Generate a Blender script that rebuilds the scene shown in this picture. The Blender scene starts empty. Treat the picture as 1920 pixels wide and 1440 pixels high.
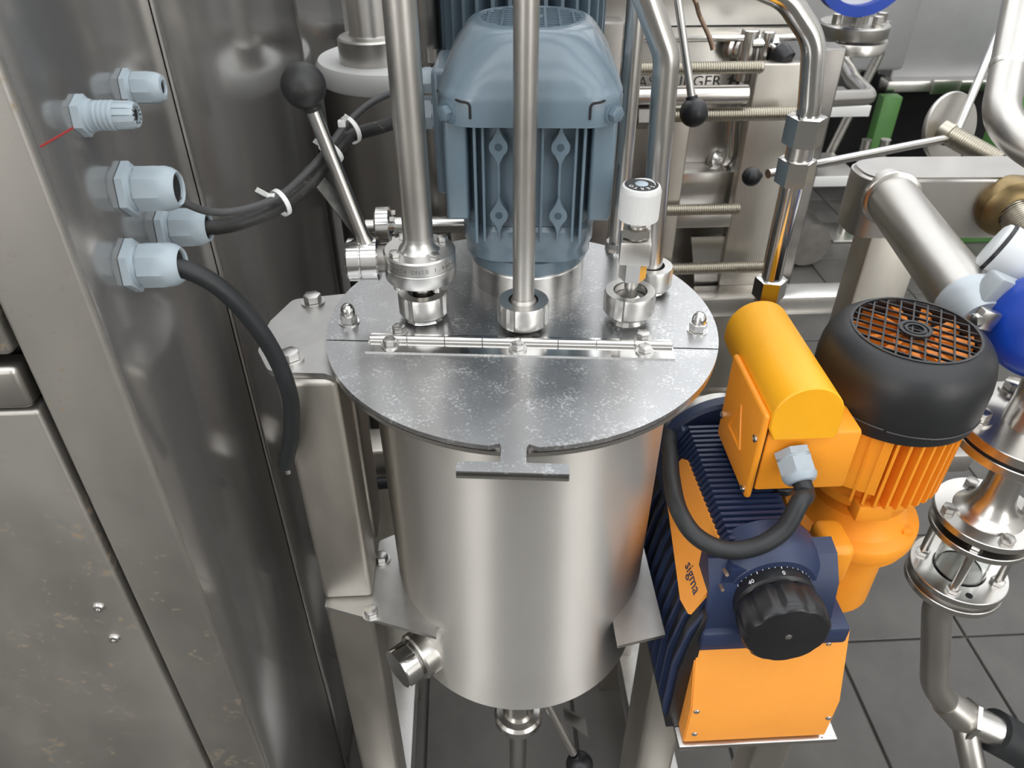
import bpy, bmesh, math, random
from mathutils import Vector as V, Matrix as M
random.seed(7)
sc = bpy.context.scene
COL = sc.collection
PI = math.pi
# ------------------------------------------------------------------ camera
FPX, PITCH, YAW, CAM = 1440.0, math.radians(36.6), math.radians(3.0), V((0, 0, 1.48))
RT = V((math.cos(YAW), -math.sin(YAW), 0)); HD = V((math.sin(YAW), math.cos(YAW), 0)); ZZ = V((0, 0, 1))
FW = HD * math.cos(PITCH) - ZZ * math.sin(PITCH); UP = HD * math.sin(PITCH) + ZZ * math.cos(PITCH)
cd = bpy.data.cameras.new('camera'); cam = bpy.data.objects.new('camera', cd); COL.objects.link(cam)
cd.sensor_width = 36; cd.lens = 36 * FPX / 1920; cd.clip_start = .02; cd.clip_end = 100
cam.matrix_world = M((( RT.x, UP.x, -FW.x, CAM.x), (RT.y, UP.y, -FW.y, CAM.y), (RT.z, UP.z, -FW.z, CAM.z), (0, 0, 0, 1)))
cd.dof.use_dof = True; cd.dof.focus_distance = .80; cd.dof.aperture_fstop = 11
sc.camera = cam
# ------------------------------------------------------------------ world, exposure
w = bpy.data.worlds.new('world'); sc.world = w; w.use_nodes = True
w.node_tree.nodes['Background'].inputs[0].default_value = (.93, .96, 1, 1)
w.node_tree.nodes['Background'].inputs[1].default_value = .35
vs = sc.view_settings
vs.view_transform = 'Standard'; vs.look = 'None'; vs.gamma = 1; vs.use_curve_mapping = False; vs.exposure = -0.08
SKYLIGHT, GATE = 3.3, 5.5
# photograph measurements -> places in the room (pixel of the 1920x1440 frame plus a known depth / height)
def _ray(u, v): return RT * ((u - 960) / FPX) - UP * ((v - 720) / FPX) + FW
def at_y(u, v, y): r = _ray(u, v); return CAM + r * (y / r.y)
def at_z(u, v, z): r = _ray(u, v); return CAM + r * ((z - CAM.z) / r.z)
def at_x(u, v, x): r = _ray(u, v); return CAM + r * (x / r.x)
def at_d(u, v, d): return CAM + _ray(u, v) * d

# ------------------------------------------------------------------ materials
MATS = {}
def mat(name, col, metal=0, rough=.5, var=0, vscale=8, stretch=(1, 1, 1), rvar=0, bump=0, bscale=60, aniso=0, arot=0, radial=False,
        spots=None, emit=None, coat=0, trans=0, tdir=None):
    m = bpy.data.materials.new(name); m.use_nodes = True; nt = m.node_tree; N = nt.nodes; L = nt.links
    p = N['Principled BSDF']; p.inputs['Base Color'].default_value = (*col, 1)
    p.inputs['Metallic'].default_value = metal; p.inputs['Roughness'].default_value = rough
    if coat: p.inputs['Coat Weight'].default_value = coat; p.inputs['Coat Roughness'].default_value = .16
    if trans: p.inputs['Transmission Weight'].default_value = trans; p.inputs['IOR'].default_value = 1.45
    if emit: p.inputs['Emission Color'].default_value = (*emit[0], 1); p.inputs['Emission Strength'].default_value = emit[1]
    if var or rvar or bump or spots:
        tc = N.new('ShaderNodeTexCoord'); mp = N.new('ShaderNodeMapping'); L.new(tc.outputs['Object'], mp.inputs[0])
        mp.inputs['Scale'].default_value = stretch
        nz = N.new('ShaderNodeTexNoise'); nz.inputs['Scale'].default_value = vscale; nz.inputs['Detail'].default_value = 6; nz.inputs['Roughness'].default_value = .65
        L.new(mp.outputs[0], nz.inputs['Vector'])
    last = None
    if var:
        r = N.new('ShaderNodeValToRGB'); L.new(nz.outputs['Fac'], r.inputs[0])
        r.color_ramp.elements[0].position = .3; r.color_ramp.elements[1].position = .72
        r.color_ramp.elements[0].color = (*[max(0, c * (1 - var)) for c in col], 1); r.color_ramp.elements[1].color = (*[min(1, c * (1 + var)) for c in col], 1)
        last = r.outputs[0]; L.new(last, p.inputs['Base Color'])
    if rvar:
        mr = N.new('ShaderNodeMapRange'); L.new(nz.outputs['Fac'], mr.inputs[0]); mr.inputs[1].default_value = .3; mr.inputs[2].default_value = .7
        mr.inputs[3].default_value = max(.02, rough - rvar); mr.inputs[4].default_value = rough + rvar; L.new(mr.outputs[0], p.inputs['Roughness'])
    if spots:   # (colour, scale, threshold, roughness of a spot): dried splashes and tarnish
        sp = N.new('ShaderNodeTexNoise'); sp.inputs['Scale'].default_value = spots[1]; sp.inputs['Detail'].default_value = 4; sp.inputs['Roughness'].default_value = .7
        L.new(tc.outputs['Object'], sp.inputs['Vector'])
        big = N.new('ShaderNodeTexNoise'); big.inputs['Scale'].default_value = spots[1] * .12; L.new(tc.outputs['Object'], big.inputs['Vector'])
        ad = N.new('ShaderNodeMath'); ad.operation = 'MULTIPLY_ADD'; L.new(big.outputs['Fac'], ad.inputs[0]); ad.inputs[1].default_value = .5; L.new(sp.outputs['Fac'], ad.inputs[2])
        rr = N.new('ShaderNodeMapRange'); L.new(ad.outputs[0], rr.inputs[0]); rr.inputs[1].default_value = spots[2]; rr.inputs[2].default_value = spots[2] + .14
        mx = N.new('ShaderNodeMix'); mx.data_type = 'RGBA'; L.new(rr.outputs[0], mx.inputs[0])
        if last: L.new(last, mx.inputs[6])
        else: mx.inputs[6].default_value = (*col, 1)
        mx.inputs[7].default_value = (*spots[0], 1); L.new(mx.outputs[2], p.inputs['Base Color'])
        if spots[3] is not None:
            m2 = N.new('ShaderNodeMapRange'); L.new(rr.outputs[0], m2.inputs[0]); m2.inputs[3].default_value = metal; m2.inputs[4].default_value = spots[3]; L.new(m2.outputs[0], p.inputs['Metallic'])
    if bump:
        b2 = N.new('ShaderNodeTexNoise'); b2.inputs['Scale'].default_value = bscale; b2.inputs['Detail'].default_value = 3; L.new(mp.outputs[0], b2.inputs['Vector'])
        bp = N.new('ShaderNodeBump'); bp.inputs['Strength'].default_value = bump; bp.inputs['Distance'].default_value = .002
        L.new(b2.outputs['Fac'], bp.inputs['Height']); L.new(bp.outputs[0], p.inputs['Normal'])
    if aniso:
        p.inputs['Anisotropic'].default_value = aniso; p.inputs['Anisotropic Rotation'].default_value = arot
        if radial:
            tg = N.new('ShaderNodeTangent'); tg.direction_type = 'RADIAL'; tg.axis = radial; L.new(tg.outputs[0], p.inputs['Tangent'])
        if tdir:
            cv = N.new('ShaderNodeCombineXYZ')
            for i in range(3): cv.inputs[i].default_value = tdir[i]
            L.new(cv.outputs[0], p.inputs['Tangent'])
    MATS[name] = m
    return m
ST = (.66, .64, .61)
mat('steel', ST, 1, .25, rvar=.02, vscale=6, var=.04)
mat('satin', (.66, .65, .63), 1, .33, rvar=.06, vscale=30, var=.08)
mat('steel_bright', (.72, .71, .69), 1, .15, rvar=.015, vscale=6, var=.03)
mat('steel_dull', (.54, .52, .49), 1, .36, rvar=.03, vscale=8, var=.07)
mat('steel_dark', (.30, .285, .27), 1, .4, rvar=.08, vscale=20, var=.15)
mat('steel_thread', (.52, .48, .40), 1, .33)
mat('tank_steel', (.74, .715, .68), 1, .42, var=.03, vscale=6, aniso=.92, arot=.25, radial='Z')
mat('lid_steel', (.50, .50, .505), 1, .31, rvar=.03, vscale=14, var=.07, aniso=.5, tdir=(1, 0, 0), arot=0.25, spots=((.74, .74, .74), 330, .80, .75))
mat('bracket_steel', (.60, .59, .575), 1, .40, rvar=.06, vscale=18, var=.12, spots=((.8, .8, .8), 200, .97, .5))
mat('panel_mirror', (.37, .36, .35), .72, .16, rvar=.03, vscale=5, spots=((.55, .54, .52), 300, .985, .7))
mat('cabinet_front', (.49, .47, .44), 1, .5, rvar=.08, vscale=4, var=.10, stretch=(1, 1, .5), spots=((.34, .26, .17), 120, .87, .4))
mat('frame_steel', (.56, .53, .48), 1, .42, rvar=.08, vscale=10, var=.12, stretch=(1, 1, .3))
mat('blue_paint', (.135, .19, .235), 0, .33, coat=.6, var=.05, vscale=30)
mat('blue_shaded', (.05, .08, .105), 0, .5)  # darkened blue paint: shade between the fins and in boss holes painted in
mat('void_black', (.008, .008, .009), 0, .7)
mat('orange_paint', (.93, .34, .022), 0, .42, var=.05, vscale=12)
mat('orange_plate', (.93, .36, .055), 0, .45, var=.04, vscale=10)
mat('orange_lit', (.96, .44, .012), 0, .38, var=.04, vscale=10)  # orange paint shifted to yellow: strong light on the canopy put into colour
mat('orange_fan', (.85, .25, .02), 0, .5)
mat('navy', (.022, .035, .085), 0, .42, var=.15, vscale=30)
mat('black_plastic', (.012, .012, .014), 0, .36, rvar=.08, vscale=30)
mat('black_cover', (.016, .017, .019), 0, .42, rvar=.06, vscale=20)
mat('black_dusty', (.022, .022, .022), 0, .45, var=.5, vscale=40, spots=((.13, .12, .10), 90, .93, None))
mat('rubber', (.016, .018, .020), 0, .48, var=.3, vscale=40)
mat('rubber_dusty', (.024, .023, .022), 0, .5, var=.4, vscale=40, spots=((.16, .145, .12), 150, .90, None))
mat('cable_grey', (.06, .06, .062), 0, .45)
mat('gland_plastic', (.40, .47, .52), 0, .42, var=.03, vscale=30)
mat('gland_motor', (.36, .42, .47), 0, .42)
mat('nylon', (.78, .79, .77), 0, .35)
mat('white_plastic', (.70, .70, .69), 0, .45)
mat('white_enamel', (.75, .75, .73), 0, .4)
mat('silver_cast', (.48, .52, .55), .35, .38)
mat('blue_gloss', (.003, .05, .40), 0, .4, coat=.1, var=.1, vscale=30)
mat('green_paint', (.075, .20, .05), 0, .5, var=.1, vscale=10)
mat('tile', (.088, .082, .075), 0, .42, var=.35, vscale=5, rvar=.1, bump=.15, bscale=40)
mat('grout', (.075, .07, .062), 0, .8)
mat('wall', (.60, .59, .57), 0, .8)
mat('roof', (.5, .5, .5), 0, .8)
mat('daylight', (0, 0, 0), 0, .5, emit=((.95, .975, 1), SKYLIGHT))
mat('gate_daylight', (0, 0, 0), 0, .5, emit=((1, .985, .95), GATE))
mat('print_black', (.02, .02, .022), 0, .5)
mat('print_white', (.8, .8, .8), 0, .5)
mat('ink_red', (.45, .03, .03), 0, .6)
mat('engraved', (.10, .095, .09), .6, .6)
mat('bronze', (.30, .22, .11), 1, .4, var=.2, vscale=20)
mat('latch_dusty', (.10, .10, .095), .5, .5, var=.5, vscale=60, spots=((.25, .24, .22), 150, .9, .3))
mat('glass', (.95, .98, .97), 0, .03, trans=1)
mat('grey_panel', (.50, .50, .51), .75, .5, var=.08, vscale=4)
mat('rusty_steel', (.42, .30, .22), .8, .45, var=.3, vscale=30)
mat('gauge_white', (.7, .72, .73), 0, .4)
mat('amber', (.55, .42, .12), 0, .4)

# ------------------------------------------------------------------ mesh helpers
def frame(axis):
    a = V(axis).normalized(); t = V((0, 0, 1)) if abs(a.z) < .9 else V((1, 0, 0))
    x = t.cross(a).normalized(); return x, a.cross(x), a
def catmull(pts, k=8):
    P = [V(p) for p in pts]; P = [P[0] * 2 - P[1]] + P + [P[-1] * 2 - P[-2]]; out = []
    for i in range(1, len(P) - 2):
        a, b, c, d = P[i - 1:i + 3]
        for j in range(k):
            t = j / k
            out.append(.5 * ((2 * b) + (c - a) * t + (2 * a - 5 * b + 4 * c - d) * t * t + (3 * b - a - 3 * c + d) * t ** 3))
    return out + [P[-2]]
def fillet(pts, r, k=8):
    P = [V(p) for p in pts]; out = [P[0]]
    for i in range(1, len(P) - 1):
        a, b, c = P[i - 1], P[i], P[i + 1]; d1 = (a - b); d2 = (c - b); l1, l2 = d1.length, d2.length; d1.normalize(); d2.normalize()
        ang = d1.angle(d2); rr = r[i - 1] if isinstance(r, (list, tuple)) else r
        t = min(rr / max(1e-6, math.tan(ang / 2)), l1 * .49, l2 * .49)
        p0, p2 = b + d1 * t, b + d2 * t
        for j in range(k + 1):
            s = j / k; out.append(p0 * (1 - s) ** 2 + b * 2 * s * (1 - s) + p2 * s * s)
    return out + [P[-1]]
def rrect(hx, hy, r, k=5):
    out = []
    for cx, cy, a0 in ((hx - r, hy - r, 0), (-hx + r, hy - r, 90), (-hx + r, -hy + r, 180), (hx - r, -hy + r, 270)):
        for j in range(k + 1):
            a = math.radians(a0 + 90 * j / k); out.append((cx + r * math.cos(a), cy + r * math.sin(a)))
    return out
class G:
    def __init__(s): s.bm = bmesh.new()
    def face(s, vs):
        try: return s.bm.faces.new(vs)
        except ValueError: return None
    def loft(s, rings, cap0=True, cap1=True, closed=False):
        R = [[s.bm.verts.new(p) for p in r] for r in rings]; n = len(R[0])
        for i in range(len(R) - (0 if closed else 1)):
            a, b = R[i], R[(i + 1) % len(R)]
            for j in range(n): s.face((a[j], a[(j + 1) % n], b[(j + 1) % n], b[j]))
        if not closed:
            if cap0: s.face(list(reversed(R[0])))
            if cap1: s.face(R[-1])
        return s
    def lathe(s, o, axis, prof, n=32, cap0=True, cap1=True, ph=0):
        o = V(o); x, y, a = frame(axis); rings = []
        for r, h in prof:
            r = max(r, 1e-5); rings.append([o + a * h + x * (r * math.cos(ph + 2 * PI * j / n)) + y * (r * math.sin(ph + 2 * PI * j / n)) for j in range(n)])
        return s.loft(rings, cap0, cap1)
    def cyl(s, p0, p1, r0, r1=None, n=24, ch=0):
        p0, p1 = V(p0), V(p1); r1 = r0 if r1 is None else r1; L = (p1 - p0).length
        pr = [(r0, 0), (r1, L)] if not ch else [(r0 - ch, 0), (r0, ch), (r1, L - ch), (r1 - ch, L)]
        return s.lathe(p0, p1 - p0, pr, n)
    def ring(s, o, axis, prof, n=40):       # closed profile: washer, ring, nut with a bore
        o = V(o); x, y, a = frame(axis)
        rings = [[o + a * h + x * (r * math.cos(2 * PI * j / n)) + y * (r * math.sin(2 * PI * j / n)) for j in range(n)] for r, h in prof]
        return s.loft(rings, closed=True)
    def hexa(s, o, axis, af, h, ch=.12, ph=0, n=6):
        r = af / 2 / math.cos(PI / n); c = ch * af * .5
        return s.lathe(o, axis, [(r - c, 0), (r, c * .5), (r, h - c * .5), (r - c, h)], n, ph=ph)
    def tube(s, pts, r, n=14):
        P = [V(p) for p in pts]; rings = []; t0 = (P[1] - P[0]).normalized(); x, y, _ = frame(t0)
        for i, p in enumerate(P):
            t = ((P[min(i + 1, len(P) - 1)] - P[max(i - 1, 0)])).normalized()
            q = t0.rotation_difference(t); x = q @ x; y = q @ y; t0 = t
            rr = r[i] if isinstance(r, (list, tuple)) else r
            rings.append([p + x * (rr * math.cos(2 * PI * j / n)) + y * (rr * math.sin(2 * PI * j / n)) for j in range(n)])
        return s.loft(rings)
    def box(s, lo, hi, bev=0, rot=None, seg=2):
        lo, hi = V(lo), V(hi); c = (lo + hi) / 2; d = hi - lo
        r = bmesh.ops.create_cube(s.bm, size=1); vs = r['verts']
        for v in vs:
            q = V((v.co.x * d.x, v.co.y * d.y, v.co.z * d.z)); v.co = c + ((rot @ q) if rot else q)
        if bev:
            es = set(e for v in vs for e in v.link_edges); bmesh.ops.bevel(s.bm, geom=list(es), offset=bev, segments=seg, affect='EDGES', profile=.5)
        return s
    def ext(s, poly, o=(0, 0, 0), ux=(1, 0, 0), uy=(0, 1, 0), th=.004, ch=0):
        o, ux, uy = V(o), V(ux), V(uy); n = ux.cross(uy).normalized() * th
        base = [o + ux * x + uy * y for x, y in poly]
        return s.loft([base, [p + n for p in base]])
    def sph(s, c, r, n=28, m=14, sc_=(1, 1, 1)):
        return s.lathe(V(c), (0, 0, 1), [(r * math.sin(PI * i / m), -r * math.cos(PI * i / m)) for i in range(m + 1)], n)
    def bar(s, p0, p1, wdt, th, up=(0, 0, 1)):
        p0, p1 = V(p0), V(p1); t = (p1 - p0).normalized(); sd = t.cross(V(up)).normalized(); u2 = sd.cross(t)
        return s.loft([[p + sd * (a * wdt / 2) + u2 * (b * th / 2) for a, b in ((-1, -1), (1, -1), (1, 1), (-1, 1))] for p in (p0, p1)])
    def xf(s, mtx): bmesh.ops.transform(s.bm, matrix=mtx, verts=s.bm.verts); return s
WL = {}
def thing(name, label, cat, loc=(0, 0, 0), group=None, kind=None):
    o = bpy.data.objects.new(name, None); COL.objects.link(o); o.location = loc; o.empty_display_size = .02; WL[o] = V(loc)
    o['label'] = label
    if cat: o['category'] = cat
    if group: o['group'] = group
    if kind: o['kind'] = kind
    return o
def obj(name, g, m, parent=None, label=None, cat=None, group=None, kind=None, angle=35, base=False):
    bmesh.ops.recalc_face_normals(g.bm, faces=g.bm.faces)
    me = bpy.data.meshes.new(name); 
    cs = [v.co for v in g.bm.verts]; lo = V([min(c[i] for c in cs) for i in range(3)]); hi = V([max(c[i] for c in cs) for i in range(3)]); c = (lo + hi) / 2
    if base: c.z = lo.z
    bmesh.ops.translate(g.bm, verts=g.bm.verts, vec=-c); g.bm.to_mesh(me); g.bm.free()
    for p in me.polygons: p.use_smooth = True
    me.set_sharp_from_angle(angle=math.radians(angle))
    me.materials.append(MATS[m]); o = bpy.data.objects.new(name, me); COL.objects.link(o)
    WL[o] = c; o.parent = parent; o.location = c - WL[parent] if parent else c
    if label: o['label'] = label
    if cat: o['category'] = cat
    if group: o['group'] = group
    if kind: o['kind'] = kind
    return o
def dup(src, pos, parent, rotz=0, name=None, rot=None, scale=None):   # one more of the same piece, sharing the mesh
    o = src.copy(); COL.objects.link(o); o.name = name or src.name.split('.')[0]; o.parent = parent
    WL[o] = V(pos); o.location = V(pos) - (WL[parent] if parent else V())
    o.rotation_euler = rot if rot else (0, 0, rotz)
    if scale: o.scale = scale
    return o
def text_bm(txt, size, depth, o, ux, uy, spacing=1.0):
    cu = bpy.data.curves.new('t', 'FONT'); cu.body = txt; cu.size = size; cu.extrude = depth; cu.align_x = 'CENTER'; cu.align_y = 'CENTER'; cu.resolution_u = 2; cu.space_character = spacing
    ob = bpy.data.objects.new('t', cu); COL.objects.link(ob); bpy.context.view_layer.update()
    me = bpy.data.meshes.new_from_object(ob.evaluated_get(bpy.context.evaluated_depsgraph_get())); bpy.data.objects.remove(ob); bpy.data.curves.remove(cu)
    g = G(); g.bm.from_mesh(me); bpy.data.meshes.remove(me)
    ux = V(ux).normalized(); uy = V(uy).normalized(); n = ux.cross(uy); o = V(o)
    g.xf(M(((ux.x, uy.x, n.x, o.x), (ux.y, uy.y, n.y, o.y), (ux.z, uy.z, n.z, o.z), (0, 0, 0, 1)))); return g
def bolt_g(af, h, washer=True, ph=0):
    g = G(); z = 0
    if washer: g.cyl((0, 0, 0), (0, 0, af * .14), af * .78, n=20); z = af * .14
    g.hexa((0, 0, z), (0, 0, 1), af, h, ph=ph); return g
PROTO = {}
def bolt(pos, parent, af=.013, h=.006, m='satin', axis=None, name='bolt', washer=True, rotz=None):
    k = (af, h, m, washer)
    rz = random.uniform(0, 1) if rotz is None else rotz
    rot = None
    if axis: rot = V((0, 0, 1)).rotation_difference(V(axis).normalized()).to_euler()
    if k not in PROTO:
        o = obj(name, bolt_g(af, h, washer), m, parent); PROTO[k] = o; me = o.data
        # shift the mesh so that its origin sits at the seat
        zlo = min(v.co.z for v in me.vertices); me.transform(M.Translation((0, 0, -zlo)))
        WL[o] = V(pos); o.location = V(pos) - WL[parent]; o.rotation_euler = rot if rot else (0, 0, rz); return o
    return dup(PROTO[k], pos, parent, rz, name, rot)
def ball_knob(c, r, d, n=32):    # ball with a short collar towards the rod direction d
    g = G(); c = V(c); d = V(d).normalized(); pr = []
    for i in range(15): 
        a = PI * i / 16; pr.append((r * math.sin(a), r * math.cos(a)))
    pr += [(r * .42, -r * .9), (r * .40, -r * 1.12), (r * .2, -r * 1.12)]
    return g.lathe(c, -d, [(a, b) for a, b in pr][::-1], n)
def thread_prof(r, L, pitch, depth):
    out = [(r - depth, 0)]; h = 0
    while h + pitch <= L: out += [(r - depth, h + .05 * pitch), (r, h + .35 * pitch), (r, h + .6 * pitch), (r - depth, h + .95 * pitch)]; h += pitch
    return out + [(r - depth, L)]
# ------------------------------------------------------------------ the hall
g = G(); g.box((-6, -6, -.06), (8, 10, -.006)); floor = obj('floor', g, 'grout', kind='structure')
tile0 = None
for i in range(-3, 10):
    for j in range(1, 16):
        x, y = i * .3 + .02, j * .3 + .24
        if tile0 is None:
            g = G(); g.box((-.1475, -.1475, -.02), (.1475, .1475, 0), .002, seg=1); tile0 = obj('tile', g, 'tile', floor); WL[tile0] = V((x, y, -.01)); tile0.location = WL[tile0] - WL[floor]
        else: dup(tile0, (x, y, -.01 + random.uniform(-.0008, .0008)), floor)
for nm, lo, hi in (('wall_back', (-6, 10, -.06), (8, 10.2, 6)), ('wall_front', (-6, -6.2, -.06), (8, -6, 6)), ('wall_left', (-6.2, -6, -.06), (-6, 10, 6)), ('wall_right', (8, -6, -.06), (8.2, 10, 6))):
    g = G(); g.box(lo, hi); obj(nm, g, 'wall', kind='structure')
g = G(); g.box((-6.2, -6.2, 6), (8.2, 10.2, 6.2)); obj('ceiling', g, 'roof', kind='structure')
for k, yc in enumerate((-4.6, -2.0, .6, 3.2, 5.8, 8.4)):
    wd = thing('window_%d' % (k + 1), 'long bright skylight strip in the hall roof', None, (1, yc, 5.9), kind='structure')
    g = G(); g.box((-5.4, yc - .95, 5.965), (7.4, yc + .95, 5.975)); obj('pane', g, 'daylight', wd)
    g = G()
    for x in range(-5, 8, 2): g.box((x - .03, yc - .98, 5.955), (x + .03, yc + .98, 5.985))
    for s in (-1, 1): g.box((-5.4, yc + s * .98 - .04, 5.94), (7.4, yc + s * .98 + .04, 5.995))
    obj('glazing_bar', g, 'roof', wd)

for k, (x0, x1) in enumerate(((-5.9, -3.0), (3.2, 7.6))):     # tall glazed gates in the wall behind the camera
    wd = thing('window_%d' % (k + 7), 'tall glazed gate in the hall wall', None, ((x0 + x1) / 2, -5.95, .3), kind='structure')
    g = G(); g.box((x0, -5.985, .3), (x1, -5.975, 4.9)); obj('pane', g, 'gate_daylight', wd)
    g = G()
    for i in range(5): x = x0 + (x1 - x0) * i / 4; g.box((x - .05, -5.99, .25), (x + .05, -5.93, 4.95))
    for z in (.3, 1.8, 3.3, 4.9): g.box((x0, -5.99, z - .05), (x1, -5.935, z + .05))
    obj('glazing_bar', g, 'roof', wd)

# ------------------------------------------------------------------ control cabinet on the left
CX = -.275; FY = .49
cab = thing('control_cabinet', 'tall stainless steel control cabinet with polished side panels and grey cable glands', 'cabinet', (-.6, 1.2, 0))
g = G(); g.box((-1.1, FY + .03, .02), (CX - .012, 1.84, 2.3)); obj('dark_interior', g, 'void_black', cab)  # solid black block paints in the dark of the cabinet interior
for y0, y1, m in ((FY, .7455, 'panel_mirror'), (.754, 1.352, 'panel_mirror'), (1.358, 1.86, 'panel_mirror')):
    g = G(); g.box((CX - .012, y0 + (.0 if y0 > FY else .003), .02), (CX, y1, 2.3), .003); obj('side_panel', g, m, cab)
g = G(); g.tube([(CX - .0005, .7515, .02), (CX - .0005, .7515, 2.3)], .0036, 10); obj('seam_strip', g, 'steel_dull', cab)
g = G(); g.tube([(CX - .002, 1.355, .02), (CX - .002, 1.355, 2.3)], .005, 10); obj('seam_strip', g, 'steel_dark', cab)
g = G(); g.box((-.3385, FY - .002, .02), (CX - .0005, FY + .02, 2.3), .004, seg=3); obj('corner_stile', g, 'cabinet_front', cab)
g = G(); g.box((-1.1, FY - .002, 1.157), (-.3445, FY + .02, 2.3), .005, seg=3); d1 = obj('door', g, 'cabinet_front', cab)
g = G(); g.box((-1.1, FY - .002, .05), (-.3455, FY + .02, 1.105), .004, seg=3); d2 = obj('door', g, 'cabinet_front', cab)
g = G(); g.box((-1.1, FY - .004, 1.108), (-.347, FY + .02, 1.147), .0055, seg=3); obj('door_lip', g, 'steel_dull', d2)
for u, v in ((186, 1138), (215, 1196)):
    p = at_y(u, v, FY - .002); g = G(); g.lathe(p, (0, -1, 0), [(.0058, 0), (.0058, .0012), (.0045, .003), (.002, .0036), (.0018, .0022), (0, .002)], 20); obj('screw', g, 'steel_bright', d2)
p0 = at_x(75, 275, CX); p1 = at_x(160, 226, CX); p2 = at_x(195, 208, CX); p3 = at_x(236, 186, CX)
for a, b in ((p0, p1), (p2, p3)):
    g = G(); g.bar(a + V((.0003, 0, 0)), b + V((.0003, 0, 0)), .0005, .0011); obj('pen_mark', g, 'ink_red', cab, label='thin red pen line')
def gland(u, v, R, L, cap=True, bore=.5):
    p = at_x(u, v, CX); g = G()
    g.hexa(p, (1, 0, 0), R * 2.05, L * .16, .06, ph=.3); g.lathe(p, (1, 0, 0), [(R * .93, L * .15), (R * .93, L * .22), (R * .86, L * .23), (R * .86, L * .28)], 32)
    b = obj('cable_gland', g, 'gland_plastic', cab)
    if cap:
        g = G(); n = 12; rings = []
        for r, h, f in ((R * .95, .26, 1), (R * .97, .28, 1), (R * .97, .66, 1), (R * .95, .74, 0), (R * .88, .86, 0), (R * .74, .95, 0), (R * bore * 1.12, .97, 0), (R * bore, .94, 0), (R * bore, .72, 0)):
            ring = []
            for j in range(40):
                a = 2 * PI * j / 40; q = r
                if f: q = r * 1.04 * math.cos(PI / 8) / math.cos((a % (PI / 4)) - PI / 8)
                ring.append(p + V((L * h, math.cos(a) * q, math.sin(a) * q)))
            rings.append(ring)
        g.loft(rings); obj('cap_nut', g, 'gland_plastic', b, angle=25)
        g = G(); g.lathe(p + V((L * .86, 0, 0)), (1, 0, 0), [(R * bore * .98, 0), (R * bore * .98, .0015)], 20); obj('seal', g, 'void_black', b)
    else:
        g = G(); pr = [(R * .8, L * .2)]
        for k in range(5): pr += [(R * .84, L * (.24 + k * .085)), (R * .84, L * (.27 + k * .085)), (R * .75, L * (.29 + k * .085)), (R * .75, L * (.315 + k * .085))]
        g.lathe(p, (1, 0, 0), pr, 32); obj('thread', g, 'gland_plastic', b)
        for k in range(12):
            a = 2 * PI * k / 12; q = V((0, math.cos(a), math.sin(a))); g = G()
            t = V((0, -q.z, q.y)); 
            g.loft([[p + V((h, 0, 0)) + q * (rr + e) + t * s for s, e in ((-.19 * R, -.0035), (.19 * R, -.0035), (.17 * R, 0), (-.17 * R, 0))] for h, rr in ((L * .66, R * .78), (L * .9, R * .75), (L, R * .66))])
            obj('collet_finger', g, 'gland_plastic', b)
        g = G(); g.lathe(p + V((L * .5, 0, 0)), (1, 0, 0), [(R * .5, 0), (R * .5, L * .46)], 20); obj('seal', g, 'void_black', b)
    return p
gland(236, 165, .0125, .031, True, .42)
gland(148, 217, .0122, .040, False)
G3 = gland(236, 355, .0185, .043, True, .62)
G4 = gland(305, 427, .0175, .042, True, .62)
G5 = gland(243, 498, .0185, .043, True, .62)

# ------------------------------------------------------------------ mixing tank
TC = V((.0456, .6785, 0)); TR = M.Translation(TC) @ M.Rotation(math.radians(-5.4), 4, 'Z')
LZ = 1.058
def tw(x, y, z): return TR @ V((x, y, z))
tank = thing('mixing_tank', 'cylindrical brushed steel mixing tank with hinged round lid', 'tank', (TC.x, TC.y, .55))
g = G(); rb, rt, zb, zt = .1565, .1595, .582, 1.046
pr = [(.03, zb - .02), (.12, zb - .006), (rb - .004, zb), (rb, zb + .006)] + [(rb + (rt - rb) * k / 6, zb + .006 + (zt - zb - .006) * k / 6) for k in range(1, 7)]
g.lathe((0, 0, 0), (0, 0, 1), pr, 96); g.xf(TR); obj('shell', g, 'tank_steel', tank)
R = .2
g = G(); g.ring((0, 0, 1.0465), (0, 0, 1), [(.15, 0), (R - .001, 0), (R - .001, .0045), (.15, .0045)], 96); g.xf(TR); obj('rim_flange', g, 'steel', tank)
g = G(); g.ring((0, 0, 1.0512), (0, 0, 1), [(.15, 0), (R - .004, 0), (R - .004, .0016), (.15, .0016)], 96); g.xf(TR); obj('gasket', g, 'steel_dark', tank)
def arc(r, a0, a1, n): return [(r * math.cos(a0 + (a1 - a0) * i / n), r * math.sin(a0 + (a1 - a0) * i / n)) for i in range(n + 1)]
def fil2(poly, idx, r, k=5):      # round chosen corners of a 2D outline
    out = []; n = len(poly)
    for i, p in enumerate(poly):
        if i not in idx: out.append(p); continue
        a, b, c = V((*poly[i - 1], 0)), V((*p, 0)), V((*poly[(i + 1) % n], 0)); d1 = (a - b).normalized(); d2 = (c - b).normalized()
        t = min(r / math.tan(d1.angle(d2) / 2), (a - b).length * .48, (c - b).length * .48)
        for j in range(k + 1):
            s = j / k; q = (b + d1 * t) * (1 - s) ** 2 + b * 2 * s * (1 - s) + (b + d2 * t) * s * s; out.append((q.x, q.y))
    return out
HY = -.046     # hinge line
a0 = math.asin(HY / R)
poly = arc(R, a0 + .004, PI - a0 - .004, 72)
g = G(); g.ext(poly, (0, 0, LZ - .005), th=.005); g.xf(TR); obj('rear_lid', g, 'lid_steel', tank)
nk = .0105; an = math.asin(nk / R); sp = .013
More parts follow.
